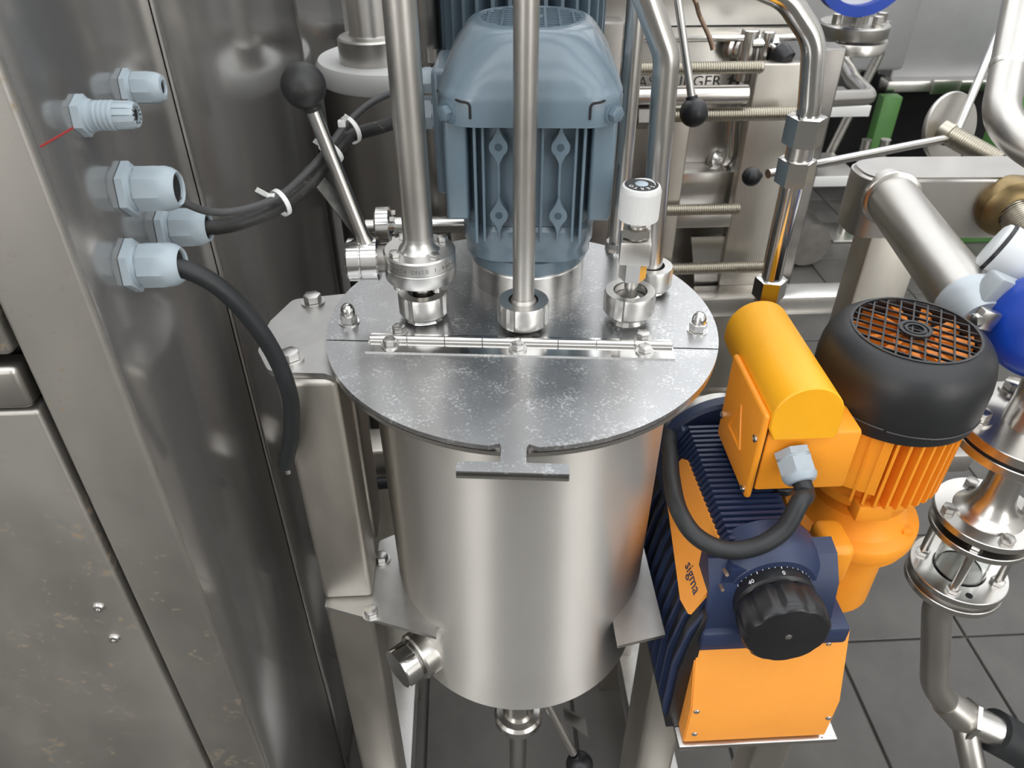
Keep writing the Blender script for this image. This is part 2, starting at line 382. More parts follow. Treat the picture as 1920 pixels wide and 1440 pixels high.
left = arc(R, PI - a0 + .006, 1.5 * PI - .105, 40); right = arc(R, 1.5 * PI + .105, 2 * PI + a0 - .006, 40)
yb = -R + .004
neck = [(-.0125, yb + .0005), (-nk, yb - .004), (-nk, -.2165), (-.0115, -.2185), (-.0455, -.2185), (-.0455, -.2305), (.0455, -.2305), (.0455, -.2185), (.0115, -.2185), (nk, -.2165), (nk, yb - .004), (.0125, yb + .0005)]
neck = fil2(neck, {1, 2, 3, 4, 7, 8, 9, 10}, .006)
g = G(); g.ext(left + neck + right, (0, 0, LZ - .005), th=.005); g.xf(TR); fl = obj('front_lid', g, 'lid_steel', tank, label='hinged front half of the lid with a T-shaped handle')
g = G(); g.box((-.0455, -.2305, LZ - .0085), (.0455, -.2272, LZ - .001), .0006, seg=1); g.xf(TR); obj('handle_edge', g, 'steel', fl)
hinge = None
g = G(); g.box((-.1505, HY - .021, LZ), (.150, HY - .0015, LZ + .0015)); g.xf(TR); hinge = obj('hinge_leaf', g, 'steel_bright', tank)
g = G(); g.box((-.1505, HY + .0015, LZ), (.150, HY + .0125, LZ + .0015)); g.xf(TR); obj('hinge_leaf', g, 'steel_bright', tank)
k0 = None
for k in range(8):
    L = .299 / 8; xc = -.1495 + L * (k + .5)
    if k0 is None:
        g = G(); g.cyl((-L / 2 + .0003, 0, 0), (L / 2 - .0003, 0, 0), .0036, n=16, ch=.0004); k0 = obj('knuckle', g, 'steel_bright', hinge)
        k0.rotation_euler = (0, 0, math.radians(-5.4)); WL[k0] = tw(xc, HY, LZ + .0036); k0.location = WL[k0] - WL[hinge]
    else: dup(k0, tw(xc, HY, LZ + .0036), hinge, math.radians(-5.4))
for x, y in ((-.128, HY - .009), (-.002, HY - .011), (.1215, HY - .0105), (-.1235, HY + .018), (.1225, HY + .016)):
    bolt(tw(x, y, LZ + .0015 if y < HY else LZ), tank, .0115, .0058)
def capnut(p, par):
    g = G(); p = V(p); g.cyl(p, p + V((0, 0, .0015)), .0105, n=24); g.hexa(p + V((0, 0, .0015)), (0, 0, 1), .0155, .0085, .1, ph=.4)
    g.lathe(p, (0, 0, 1), [(.0072, .010), (.0072, .015), (.0062, .0185), (.0042, .0208), (.0018, .0218), (0, .022)], 24); return obj('cap_nut', g, 'steel_bright', par)
capnut(V((-.1325, .683, LZ)), tank); capnut(V((.2225, .648, LZ)), tank)
# mounting ears at rim height and lower gussets, welded to the shell
ear = [(-.150, .766), (-.205, .757), (-.2215, .712), (-.2235, .690), (-.2225, .655), (-.2065, .622), (-.197, .6165), (-.150, .6125), (-.135, .603), (-.115, .585), (-.09, .62), (-.09, .75)]
ear = fil2(ear, {1, 2, 4, 5, 7}, .012)
g = G(); g.ext(ear, (0, 0, 1.0385), th=.006); obj('mounting_ear', g, 'bracket_steel', tank)
for x, y in ((-.1815, .748), (-.186, .637)): bolt((x, y, 1.0445), tank, .0165, .0085)
ZG = .708
gus = fil2([(-.196, .598), (-.06, .548), (-.06, .74), (-.139, .70), (-.139, .668), (-.196, .668)], {3}, .006)
g = G(); g.ext(gus, (0, 0, ZG - .005), th=.005); obj('gusset', g, 'bracket_steel', tank)
gusr = [(.150, .525), (.208, .537), (.208, .70), (.15, .74)]
g = G(); g.ext(gusr, (0, 0, ZG - .005), th=.005); obj('gusset', g, 'bracket_steel', tank)
for u, v in ((716, 1049), (697, 1152)): bolt(at_z(u, v, ZG), tank, .0145, .0075)
# drain port with screwed plug, low on the shell
dv = V((-.78, -.62, 0)).normalized(); pc = TC + V((0, 0, .637)) + dv * .150
g = G(); g.ring(pc, dv, [(.023, 0), (.0305, 0), (.0305, .023), (.0285, .0255), (.023, .0255)], 40); port = obj('drain_port', g, 'steel', tank)
g = G(); g.cyl(pc + dv * .020, pc + dv * .031, .0225, n=32); obj('plug_thread', g, 'steel_dark', port)
g = G(); x_, y_, _ = frame(dv); rings = []
for h, rr in ((.029, .0248), (.030, .0258), (.049, .0258), (.0505, .0245)):
    ring = []
    for j in range(48):
        a = 2 * PI * j / 48; r_ = rr
        ring.append(pc + dv * h + x_ * (r_ * math.cos(a)) + y_ * max(-.0228, min(.0228, r_ * math.sin(a))) if h > .0295 else pc + dv * h + x_ * (r_ * math.cos(a)) + y_ * (r_ * math.sin(a)))
    rings.append(ring)
g.loft(rings); obj('plug', g, 'steel_bright', port)
p = at_y(1212, 988, .775); g = G(); g.lathe(p, (1, 0, .05), [(.009, -.06), (.009, .012), (.012, .013), (.012, .030), (.010, .032)], 24); obj('side_nozzle', g, 'steel', tank)
# bottom outlet
g = G(); b0 = TC + V((-.002, -.03, 0))
g.lathe((b0.x, b0.y, 0), (0, 0, 1), [(.014, .05), (.014, .345), (.018, .347), (.033, .349), (.037, .353), (.037, .367), (.033, .372), (.024, .374), (.022, .38), (.022, .575)], 40); obj('outlet', g, 'steel', tank)

# ------------------------------------------------------------------ tank stand
stand = thing('tank_stand', 'stainless steel square-tube stand carrying the mixing tank', 'stand', (TC.x, .75, 0))
def post(x0, x1, y0, y1, z0, z1, par, m='frame_steel', nm='post', bev=.006):
    g = G(); g.box((x0, y0, z0), (x1, y1, z1), bev, seg=3); return obj(nm, g, m, par)
post(-.198, -.139, .608, .668, ZG + .0005, 1.038, stand); post(-.200, -.143, .608, .668, .001, ZG - .0055, stand)
post(.2302, .2885, .608, .668, .001, .5612, stand)
post(-.200, -.141, .70, .76, ZG + .0005, 1.038, stand); post(-.200, -.141, .90, .96, .001, ZG - .02, stand)
post(.2302, .2885, .90, .96, .001, ZG - .02, stand)
g = G(); g.box((-.212, .45, .062), (-.142, 1.15, .121), .006); obj('base_rail', g, 'bracket_steel', stand)
g = G(); g.box((.262, .45, .062), (.332, 1.15, .121), .006); obj('base_rail', g, 'bracket_steel', stand)
# ------------------------------------------------------------------ blue agitator motor on the lid
AX = V((.0585, .776, 0)); AR = M.Translation(AX) @ M.Rotation(math.radians(-4.2), 4, 'Z')
def aw(x, y, z): return AR @ V((x, y, z))
mot = thing('agitator_motor', 'blue-grey electric agitator motor standing on the tank lid', 'motor', (AX.x, AX.y, LZ))
g = G(); g.lathe((0, 0, LZ), (0, 0, 1), [(.0625, 0), (.0625, .027), (.061, .029)], 64); g.xf(AR); obj('base_ring', g, 'steel', mot)
g = G(); g.lathe((0, 0, LZ), (0, 0, 1), [(.062, .029), (.0645, .032), (.0645, .046), (.060, .048)], 64); g.xf(AR); obj('end_flange', g, 'blue_paint', mot)
def rings_rr(spec, k=6): return [[V((x, y, z)) for x, y in rrect(h, h, r, k)] for h, r, z in spec]
g = G(); g.loft(rings_rr([(.060, .05, 1.103), (.0655, .038, 1.108), (.0655, .036, 1.120), (.0675, .036, 1.124), (.0675, .034, 1.142), (.064, .034, 1.146)])); g.xf(AR); obj('end_shield', g, 'blue_paint', mot)
g = G(); g.loft(rings_rr([(.0625, .03, 1.14), (.0625, .03, 1.262)])); g.xf(AR); body = obj('housing', g, 'blue_paint', mot)
for sx in (-1, 1):
    for sy in (-1, 1):
        g = G(); x0, x1 = sorted((sx * .058, sx * .081)); y0, y1 = sorted((sy * .022, sy * .069)); g.box((x0, y0, 1.155), (x1, y1, 1.262), .004, seg=3); g.xf(AR); obj('corner_pad', g, 'blue_paint', body)
for x, d in ((-.051, .0165), (-.0435, .012), (-.012, .0135), (.012, .0135), (.0435, .012), (.051, .0165), (-.029, .010), (.029, .010)):
    g = G(); g.box((x - .0014, -.0625 - d, 1.135), (x + .0014, -.05, 1.262), .0006, seg=1); g.xf(AR); obj('cooling_fin', g, 'blue_paint', body)
ta = [math.radians(t) for t in (48, 30, 12, -6, -24, -42, -58)]
tear = [(0, .021), (.0026, .0125)] + [(.0088 * math.cos(a), .0092 * math.sin(a)) for a in ta] + [(.0016, -.0145), (0, -.021), (-.0016, -.0145)] + [(-.0088 * math.cos(a), .0092 * math.sin(a)) for a in ta[::-1]] + [(-.0026, .0125)]
for x in (-.029, .029):
    for z in (1.231, 1.163):
        g = G(); g.ext([(a, b) for a, b in tear], (x, -.0620, z), (1, 0, 0), (0, 0, 1), th=.0125); bo = None; g.xf(AR); bo = obj('boss', g, 'blue_paint', body)
        g = G(); g.lathe((x, -.0745, z), (0, -1, 0), [(.0036, 0), (.0036, .0004)], 20); g.xf(AR); obj('boss_hole', g, 'blue_shaded', bo)
g = G(); spec = [(.0835, .036, 1.252), (.085, .036, 1.2525), (.0855, .037, 1.274), (.0848, .038, 1.2785), (.0838, .040, 1.2805), (.0825, .042, 1.285), (.0775, .044, 1.2965), (.071, .046, 1.3075), (.0645, .046, 1.317), (.0595, .046, 1.3235), (.0545, .0455, 1.3275), (.0505, .045, 1.3285), (.0495, .045, 1.3268)]
g.loft(rings_rr(spec, 8)); g.xf(AR); cowl = obj('fan_cowl', g, 'blue_paint', mot, angle=50)
g = G(); g.lathe((0, 0, 1.3270), (0, 0, 1), [(.0455, 0), (.0455, .0003)], 48); g.xf(AR); obj('fan_opening', g, 'void_black', cowl)
gz = 1.3282
for k in range(-4, 5):
    y = k * .0098; hw = math.sqrt(max(0, .0462 ** 2 - y * y))
    g = G(); g.box((-hw, y - .0013, gz - .0012), (hw, y + .0013, gz + .0006)); g.xf(AR); obj('grille_bar', g, 'blue_paint', cowl)
for k in range(-3, 4):
    x = k * .0132; hw = math.sqrt(max(0, .0462 ** 2 - x * x))
    g = G(); g.box((x - .0012, -hw, gz - .001), (x + .0012, hw, gz + .0008)); g.xf(AR); obj('grille_bar', g, 'blue_paint', cowl)
g = G(); g.ring((0, 0, gz - .0012), (0, 0, 1), [(.0455, 0), (.0515, 0), (.0500, .0018), (.0465, .0018)], 48); g.xf(AR); obj('grille_rim', g, 'blue_paint', cowl)
g = G(); g.lathe((0, 0, gz - .001), (0, 0, 1), [(.012, 0), (.012, .0018), (.006, .0024)], 24); g.xf(AR); obj('grille_hub', g, 'blue_paint', cowl)
for sx in (-1, 1):
    d = V((sx * .62, -.78, 0)).normalized(); d2 = (AR.to_3x3() @ d); p = aw(sx * .0738, -.0738, 1.2635)
    g = G(); t = V((-d2.y, d2.x, 0)); 
    g.ext(rrect(.0095, .0095, .003), p - d2 * .0008, t, (0, 0, 1), th=.002); obj('cowl_tab', g, 'blue_paint', cowl)
    q = [p + d2 * .0012 + t * a + V((0, 0, b)) for a, b in ((-sx * .0145, .011), (sx * .002, .0118))]
    g = G(); g.tube(fillet([aw(sx * .0853, -.052, 1.2755), aw(sx * .062, -.0853, 1.2755), aw(sx * .0535, -.0856, 1.2745), aw(sx * .0535, -.0856, 1.2605)], .006), .0011, 8); obj('cowl_slot', g, 'void_black', cowl)
    bolt(p + d2 * .001, mot, .0125, .0065, 'blue_paint', axis=d2)
g = G(); g.box((-.094, -.03, 1.165), (-.062, .052, 1.288), .006, seg=3); g.xf(AR); tb = obj('terminal_box', g, 'blue_paint', mot)
def small_gland(p, d, R, L, par, m, bore=.55):
    g = G(); n = 30; x_, y_, a_ = frame(d); rings = []; p = V(p)
    for r, h, f in ((R * 1.02, 0, 2), (R * 1.02, .2, 2), (R * .9, .22, 0), (R * .9, .28, 0), (R * .96, .3, 1), (R * .96, .7, 1), (R * .93, .78, 0), (R * .84, .9, 0), (R * .7, .98, 0), (R * bore, 1, 0), (R * bore, .8, 0)):
        ring = []
        for j in range(n):
            th = 2 * PI * j / n; q = r
            if f == 2: q = r * math.cos(PI / 6) / math.cos((th % (PI / 3)) - PI / 6) * .98
            if f == 1: q = r * 1.04 * math.cos(PI / 6) / math.cos((th % (PI / 3)) - PI / 6)
            ring.append(p + a_ * (L * h) + x_ * (q * math.cos(th)) + y_ * (q * math.sin(th)))
        rings.append(ring)
    g.loft(rings); return obj('cable_gland', g, m, par, angle=25)
GA = V((-.0335, .795, 1.236)); GB = V((-.0335, .79, 1.269))
small_gland(GA, (-1, .02, 0), .0165, .020, tb, 'gland_motor'); small_gland(GB, (-1, .02, 0), .0125, .016, tb, 'gland_motor')
# finned motor standing behind it
m2c = V((.066, 1.02, 0))
m2 = thing('finned_motor', 'dark blue-grey motor with close upright cooling fins behind the agitator motor', 'motor', (m2c.x, m2c.y, 1.0))
g = G(); g.cyl((m2c.x, m2c.y, 1.21), (m2c.x, m2c.y, 1.62), .070, n=40); obj('core', g, 'blue_shaded', m2)
g = G(); g.lathe((m2c.x, m2c.y, 0), (0, 0, 1), [(.05, .95), (.05, 1.16), (.08, 1.17), (.08, 1.215)], 40); obj('gear_foot', g, 'blue_paint', m2)
f0 = None
for k in range(32):
    a = 2 * PI * k / 32
    if f0 is None:
        g = G(); g.ext(fil2([(.066, 0), (.101, .012), (.101, .40), (.066, .40)], {1, 2}, .008), (0, .0022, 1.215), (1, 0, 0), (0, 0, 1), th=.0044); f0 = obj('cooling_fin', g, 'blue_paint', m2); base = f0.location + WL[m2]
        f0.data.transform(M.Translation((base.x, 0, 0))); fz = base.z
        WL[f0] = V((m2c.x, m2c.y, fz)); f0.location = WL[f0] - WL[m2]
    else: dup(f0, (m2c.x, m2c.y, fz), m2, a)

# ------------------------------------------------------------------ pipes and fittings on the lid
def union_nut(p, z0, R, h, par, bore, notch=4):
    g = G(); p = V((p[0], p[1], z0)); rings = []; n = 64
    for r, hh in ((bore, h * .98), (bore, .4 * h), (R * .80, 0), (R * .94, .0), (R, h * .09), (R, h * .88), (R * .95, h), (bore * 1.04, h)):
        ring = []
        for j in range(n):
            a = 2 * PI * j / n; q = r
            if r > R * .9 and .05 < hh / h < .99 and (j % (n // notch)) in (0, 1, 2): q = r * .90
            ring.append(p + V((q * math.cos(a + .9), q * math.sin(a + .9), hh)))
        rings.append(ring)
    g.loft(rings, closed=False, cap0=False, cap1=False); return obj('union_nut', g, 'satin', par, angle=30)
def weld_collar(p, par, r=.016, z=LZ, h=.012):
    g = G(); pr = [(r * 1.12, 0), (r * 1.02, h * .3), (r, h * .4), (r, h)]; rings = []
    for rr, hh in pr: rings.append([V((p[0] + rr * (1 + .05 * math.sin(9 * j)) * math.cos(2 * PI * j / 28), p[1] + rr * (1 + .05 * math.cos(7 * j)) * math.sin(2 * PI * j / 28), z + hh)) for j in range(28)])
    g.loft(rings); return obj('weld_collar', g, 'steel_bright', par, angle=20)
PL = V((-.0555, .692, 0))
pl = thing('flanged_pipe', 'upright steel pipe with a round bolted flange above the tank lid', 'pipe', (PL.x, PL.y, LZ))
weld_collar(PL, pl, .018, LZ, .008); union_nut(PL, LZ + .006, .0255, .024, pl, .0145)
g = G(); g.lathe(PL, (0, 0, 1), [(.0098, LZ + .01), (.0098, 1.108), (.0125, 1.110)], 32); obj('neck', g, 'steel', pl)
g = G(); g.lathe(PL, (0, 0, 1), [(.030, 1.1055), (.0345, 1.1065), (.0355, 1.1080), (.0355, 1.1205), (.035, 1.1212)], 56); obj('flange', g, 'satin', pl)
g = G(); g.lathe(PL, (0, 0, 1), [(.035, 1.1214), (.0355, 1.122), (.0355, 1.1345), (.034, 1.136), (.0205, 1.136), (.0195, 1.138), (.0165, 1.141), (.0152, 1.146), (.0150, 1.15)], 56); fl1 = obj('flange', g, 'satin', pl)
g = G(); g.lathe(PL, (0, 0, 1), [(.0148, 1.15), (.0146, 1.30), (.0138, 1.5), (.0138, 2.4)], 40); obj('riser', g, 'steel_dull', pl)
for a in (35, 125, 215, 305):
    r = math.radians(a); q = PL + V((.0278 * math.cos(r), .0278 * math.sin(r), 1.136)); bolt(q, pl, .0098, .0048, washer=False)
    g = G(); g.cyl(q + V((0, 0, -.036)), q + V((0, 0, -.030)), .0042, n=12); obj('bolt_end', g, 'steel', pl)
for k, ch in enumerate('01.4404 DN10 1.4404'):
    if ch == ' ': continue
    a = math.radians(-152 + k * 6.9); d = V((math.cos(a), math.sin(a), 0)); obj('stamped_mark', text_bm(ch, .0062, .0002, PL + d * .0356 + V((0, 0, 1.1275)), (-d.y, d.x, 0), (0, 0, 1)), 'steel_dark', fl1)
# butterfly valve lever
va = thing('butterfly_valve', 'polished valve hub with straight steel lever and dusty black ball knob', 'valve', (-.11, .70, 1.10))
hb = V((-.098, .698, 1.122))
g = G(); g.lathe(hb + V((.002, 0, 0)), (-1, 0, 0), [(.020, 0), (.0218, .0015), (.0218, .0165), (.0206, .018), (.0206, .0185), (.0214, .019), (.0214, .030), (.019, .032)], 40); hub = obj('hub', g, 'steel_bright', va)
g = G(); g.lathe(hb + V((.012, 0, 0)), (-1, 0, 0), [(.0135, -.012), (.0135, .012)], 28); obj('valve_body', g, 'steel_dark', va)
e0 = V((-.1075, .698, 1.138)); e1 = at_y(580, 190, .698); dirl = (e1 - e0).normalized()
g = G(); g.tube([e0 - dirl * .004, e0 + dirl * .004, e0 + dirl * .012, e1], [.0098, .0085, .0066, .0064], 20); lev = obj('lever', g, 'steel', va)
kc = at_y(569, 161, .698); obj('ball_knob', ball_knob(kc, .0195, -dirl), 'black_dusty', va, label='dusty black ball knob')
s0 = at_y(570, 322, .705); s1 = at_y(672, 452, .705); s2 = at_y(664, 505, .705)
g = G(); lv = (s1 - s0).normalized(); lw = V((0, .5, 0)) + V((.55, 0, .5)); lw = (lw - lv * lw.dot(lv)).normalized(); tn = lv.cross(lw).normalized() * .0016
g.loft([[q - tn, q + tn, q + tn + lw * wd2, q - tn + lw * wd2] for q, wd2 in ((s0 - lv * .002, .008), (s0 + lv * .004, .0125), (s1, .0125))])
obj('latch_plate', g, 'latch_dusty', va)
g = G(); g.bar(s1 - lv * .004, s2, .012, .0025, up=(1, 0, 0)); obj('latch_bracket', g, 'steel', va)
bolt(at_y(652, 505, .70), va, .007, .004, 'steel_bright', axis=(-.8, -.5, .2), washer=False); bolt(at_y(655, 470, .71), va, .006, .003, 'steel_dark', axis=(-.8, -.5, .2), washer=False)
# centre pipe
PC = V((.0465, .668, 0))
pcn = thing('straight_pipe', 'straight upright steel pipe in front of the blue motor', 'pipe', (PC.x, PC.y, LZ))
weld_collar(PC, pcn, .0125, LZ, .010); union_nut(PC, LZ + .006, .0262, .0245, pcn, .0145)
g = G(); g.lathe(PC, (0, 0, 1), [(.0145, LZ + .01), (.0145, LZ + .027), (.013, LZ + .030), (.0108, LZ + .033), (.0108, 1.20), (.0105, 1.5), (.0105, 2.4)], 40); obj('riser', g, 'steel_dull', pcn)
# needle valve
PN = V((.1555, .674, 0))
nv = thing('needle_valve', 'small needle valve with a ribbed white knob lettered SERTO', 'valve', (PN.x, PN.y, LZ))
weld_collar(PN, nv, .0155, LZ, .014); union_nut(PN, LZ + .011, .0262, .0235, nv, .0165)
g = G(); g.lathe(PN, (0, 0, 1), [(.016, LZ + .012), (.016, LZ + .026), (.0075, LZ + .029), (.0068, LZ + .034), (.0068, 1.112)], 32); obj('stem', g, 'steel', nv)
g = G(); g.hexa(PN + V((0, 0, 1.1065)), (0, 0, 1), .0235, .0205, .09, ph=.35); obj('hex_body', g, 'steel_bright', nv)
g = G(); g.box(PN + V((-.0150, -.0145, 1.127)), PN + V((.0150, .0145, 1.1515)), .0018, M.Rotation(math.radians(-9), 3, 'Z')); obj('block', g, 'steel_dull', nv)
g = G(); g.hexa(PN + V((0, 0, 1.153)), (0, 0, 1), .0255, .0095, .09, ph=.8); g.lathe(PN, (0, 0, 1), [(.010, 1.151), (.010, 1.154)], 24); obj('gland_nut', g, 'steel', nv)
g = G(); g.lathe(PN, (0, 0, 1), [(.0085, 1.162), (.0085, 1.172)], 24); g.hexa(PN + V((0, 0, 1.165)), (0, 0, 1), .019, .005, .1, ph=.2); obj('spindle', g, 'steel_dull', nv)
g = G(); n = 180; rings = []
for r, h, f in ((.0155, 1.170, 0), (.0190, 1.1715, 0), (.0192, 1.173, 1), (.0192, 1.1985, 1), (.0190, 1.200, 0), (.0176, 1.2035, 0), (.0160, 1.2042, 0)):
    rings.append([PN + V(((r - (.0005 if f and j % 2 else 0)) * math.cos(2 * PI * j / n), (r - (.0005 if f and j % 2 else 0)) * math.sin(2 * PI * j / n), h)) for j in range(n)])
g.loft(rings); kn = obj('knob', g, 'white_plastic', nv, angle=40)
g = G(); g.lathe(PN, (0, 0, 1), [(.0156, 1.2042), (.0156, 1.2046)], 48); obj('disc', g, 'print_black', kn)
g = G(); g.lathe(PN, (0, 0, 1), [(.0062, 1.2046), (.0062, 1.2052), (.0045, 1.2062), (0, 1.2066)], 24); obj('insert', g, 'gland_plastic', kn)
for k, ch in enumerate('SERTO'):
    a = math.radians(-38 - k * 30); d = V((math.cos(a), math.sin(a), 0)); obj('letter', text_bm(ch, .0062, .0001, PN + d * .0110 + V((0, 0, 1.2048)), (d.y, -d.x, 0), d), 'print_white', kn)
g = G(); pts = [PN + V((.0125 * math.cos(math.radians(t)), .0125 * math.sin(math.radians(t)), 1.2048)) for t in range(-20, 120, 10)]; g.tube(pts, [.0002 + .0011 * (1 - abs(i / 6.5 - 1)) for i in range(len(pts))], 6); obj('arrow', g, 'print_white', kn)
# bent pipe at the right rear of the lid
PR = V((.190, .735, 0))
pb = thing('bent_pipe', 'bent steel pipe rising from the rear right of the lid', 'pipe', (PR.x, PR.y, LZ))
weld_collar(PR, pb, .0155, LZ, .01); union_nut(PR, LZ + .006, .0235, .024, pb, .0135)
q = [PR + V((0, 0, LZ + .01)), at_y(1250, 105, .735), at_y(1203, -30, .735), at_y(1160, -140, .735), at_y(1160, -140, .735) + V((0, 0, 1.0))]
g = G(); g.tube(fillet(q, .045), .0122, 24); obj('riser', g, 'steel', pb)
PT = V((.171, .835, 0))
pt = thing('thin_pipe', 'thin upright steel pipe behind the white valve knob', 'pipe', (PT.x, PT.y, LZ))
g = G(); g.cyl((PT.x, PT.y, LZ), (PT.x - .012, PT.y, 2.4), .0103, n=24); obj('riser', g, 'steel', pt)
weld_collar(PT, pt, .0135, LZ, .01)

# ------------------------------------------------------------------ cables
def cable(name, label, pts, r, m, k=8):
    g = G(); g.tube(catmull(pts, k), r, 14); return obj(name, g, m, None, label, 'cable')
c1 = [G3 + V((.030, 0, -.003)), at_y(352, 383, .605), at_y(395, 397, .62), at_y(450, 394, .635), at_y(520, 370, .66), at_y(568, 330, .69), at_y(612, 282, .715), at_y(650, 232, .735), at_y(700, 190, .755), at_y(760, 165, .785), GB + V((-.012, 0, 0))]
cable('signal_cable', 'thin grey cable running from the cabinet to the blue motor', c1, .0033, 'cable_grey')
c2 = [G4 + V((.030, 0, 0)), at_y(410, 426, .645), at_y(460, 415, .652), at_y(520, 390, .672), at_y(575, 350, .70), at_y(615, 302, .722), at_y(655, 258, .745), at_y(720, 236, .775), GA + V((-.014, 0, 0))]
cable('power_cable', 'thick dusty black cable running from the cabinet to the blue motor', c2, .0066, 'rubber_dusty')
c3 = [G5 + V((.030, 0, 0)), at_y(372, 515, .565), at_y(425, 550, .568), at_y(480, 610, .572), at_y(522, 680, .576), at_y(545, 750, .58), at_y(546, 815, .585), at_y(535, 872, .59)]
cut = thing('cut_cable', 'thick black cable hanging loose below the lowest grey gland', 'cable', G5)
g = G(); g.tube(catmull(c3), .0078, 16); obj('sheath', g, 'rubber', cut)
g = G(); e = c3[-1]; g.tube([e + V((0, 0, .004)), e + V((.002, -.003, -.009))], .0026, 10); obj('bare_conductor', g, 'steel_bright', cut)
def tie(pts, i, label, R=.0105, tail=V((-.006, -.004, .006))):
    p = V(pts[0]); t = V(pts[1]); x_, y_, a_ = frame(t)
    o = thing('cable_tie', label, 'cable tie', p, 'white cable ties around the two motor cables')
    g = G(); g.ring(p, t, [(R - .0012, -.0022), (R, -.0022), (R, .0022), (R - .0012, .0022)], 28); obj('loop', g, 'nylon', o)
    h = p + (-t.cross(V((0, 1, 0)))).normalized() * 0 + V((-.004, -.006, .0065)).normalized() * R
    g = G(); g.box(h - V((.0035, .003, .003)), h + V((.0035, .003, .003)), .0008); obj('head', g, 'nylon', o)
    g = G(); g.bar(h, h + tail, .0042, .0013, up=(0, 1, 0)); obj('tail', g, 'nylon', o)
m1 = (c1[4] + c2[3]) / 2; tie((m1 + V((.003, 0, 0)), c2[4] - c2[2]), 0, 'white cable tie beside the dusty latch plate, nearest the cabinet', .0128, V((-.011, -.003, .009)))
m1 = (c1[6] * .5 + c2[5] * .5); tie((m1 + V((.004, 0, .004)), c2[6] - c2[4]), 0, 'white cable tie directly behind the lever rod', .0132)
m1 = (c1[7] * .55 + c2[6] * .45); tie((m1 + V((.002, 0, .0)), c2[7] - c2[5]), 0, 'white cable tie nearest the flanged pipe', .0135, V((.006, -.002, .008)))
# ------------------------------------------------------------------ orange and navy metering pump
MA = V((.4835, .694, 0))
pu = thing('metering_pump', 'orange and navy blue metering pump with black fan cover and black dial knob', 'pump', (.32, .60, .56))
g = G(); g.box((.228, .474, .562), (.425, .86, .570), .002); obj('base_plate', g, 'steel', pu)
sec = [(.232, .572), (.232, .795), (.258, .845), (.338, .845), (.348, .83), (.350, .69), (.385, .67), (.410, .64), (.410, .572)]
g = G(); g.ext(sec[::-1], (0, .515, 0), (1, 0, 0), (0, 0, 1), th=-.24); 
gear = obj('gear_housing', g, 'navy', pu)
r0 = None
for k in range(22):
    y = .551 + k * .0088
    if r0 is None:
        pl_ = [(.240, .800), (.2405, .820), (.262, .858), (.336, .858), (.342, .85), (.342, .84), (.262, .84)]
        g = G(); g.ext(pl_, (0, y, 0), (1, 0, 0), (0, 0, 1), th=.0042); r0 = obj('rib', g, 'navy', gear); b0_ = WL[r0].copy()
    else: dup(r0, b0_ + V((0, (y - .551), 0)), gear)
g = G(); g.lathe((.325, .752, .785), (0, 1, 0), [(.088, 0), (.092, .004), (.092, .018), (.086, .022)], 56); obj('lantern_flange', g, 'navy', gear)
# chamfer plate (orange) on the left shoulder
n_ = V((-.05, 0, .026)).normalized(); ux = V((0, 1, 0)); uy = V((.026, 0, .05)).normalized()
pp = [(.512, -.030), (.535, -.036), (.700, -.006), (.700, .033), (.690, .040), (.545, .046), (.516, .020)]
g = G(); g.ext(pp, V((.2395, 0, .803)) + n_ * .0035, ux, uy, th=-.004); sp_ = obj('side_plate', g, 'orange_plate', gear)
obj('lettering', text_bm('sigma', .019, .0002, V((.2395, .545, .803)) + n_ * .0079 + uy * -.008, (0, -1, 0), uy), 'navy', sp_)
# left flank with curved black fins
fl_ = [(.236, .79), (.225, .745), (.2175, .69), (.217, .572), (.236, .572)]
g = G(); g.ext(fl_[::-1], (0, .50, 0), (1, 0, 0), (0, 0, 1), th=-.24); obj('flank', g, 'black_plastic', gear)
f0 = None
for k in range(10):
    y = .506 + k * .0225
    if f0 is None:
        q = fil2([(.238, .792), (.222, .752), (.2115, .69), (.2105, .60), (.217, .585), (.238, .585)], {1, 2, 3}, .02)
        g = G(); g.ext(q[::-1], (0, y, 0), (1, 0, 0), (0, 0, 1), th=-.005); f0 = obj('flank_fin', g, 'navy', gear); b1_ = WL[f0].copy()
    else: dup(f0, b1_ + V((0, .0225 * k, 0)), gear)
# front part: sloping shoulder, boss, dial knob
sh = [(.552, .572), (.552, .850), (.532, .846), (.512, .822), (.503, .775), (.503, .572)]
g = G(); g.ext([(y, z) for y, z in sh], (.236, 0, 0), (0, 1, 0), (0, 0, 1), th=.140); obj('front_housing', g, 'navy', gear)
g = G(); g.box((.2335, .494, .738), (.398, .555, .765), .004); obj('front_ledge', g, 'navy', gear)
kx, kz = .3065, .806
g = G(); g.lathe((kx, .56, kz + .004), (0, -1, 0), [(.062, 0), (.061, .026), (.057, .036), (.050, .043), (.047, .046)], 56); obj('dial_boss', g, 'navy', gear)
g = G(); g.lathe((kx, .518, kz), (0, -1, 0), [(.042, 0), (.0435, .001), (.0435, .016), (.040, .019)], 56); dial = obj('dial_ring', g, 'black_plastic', pu)
for k in range(-8, 9):
    a = math.radians(90 + k * 8.5 - 2); L = .0052 if k % 4 == 0 else .0035; d = V((math.cos(a), 0, math.sin(a)))
    g = G(); c = V((kx, .5165, kz)) + d * .0436; t = V((-d.z, 0, d.x)); g.loft([[c + t * s + V((0, yy, 0)) + d * e for s, e in ((-.0004, 0), (.0004, 0), (.0004, .0003), (-.0004, .0003))] for yy in (0, -L)]); obj('tick', g, 'print_white', dial)
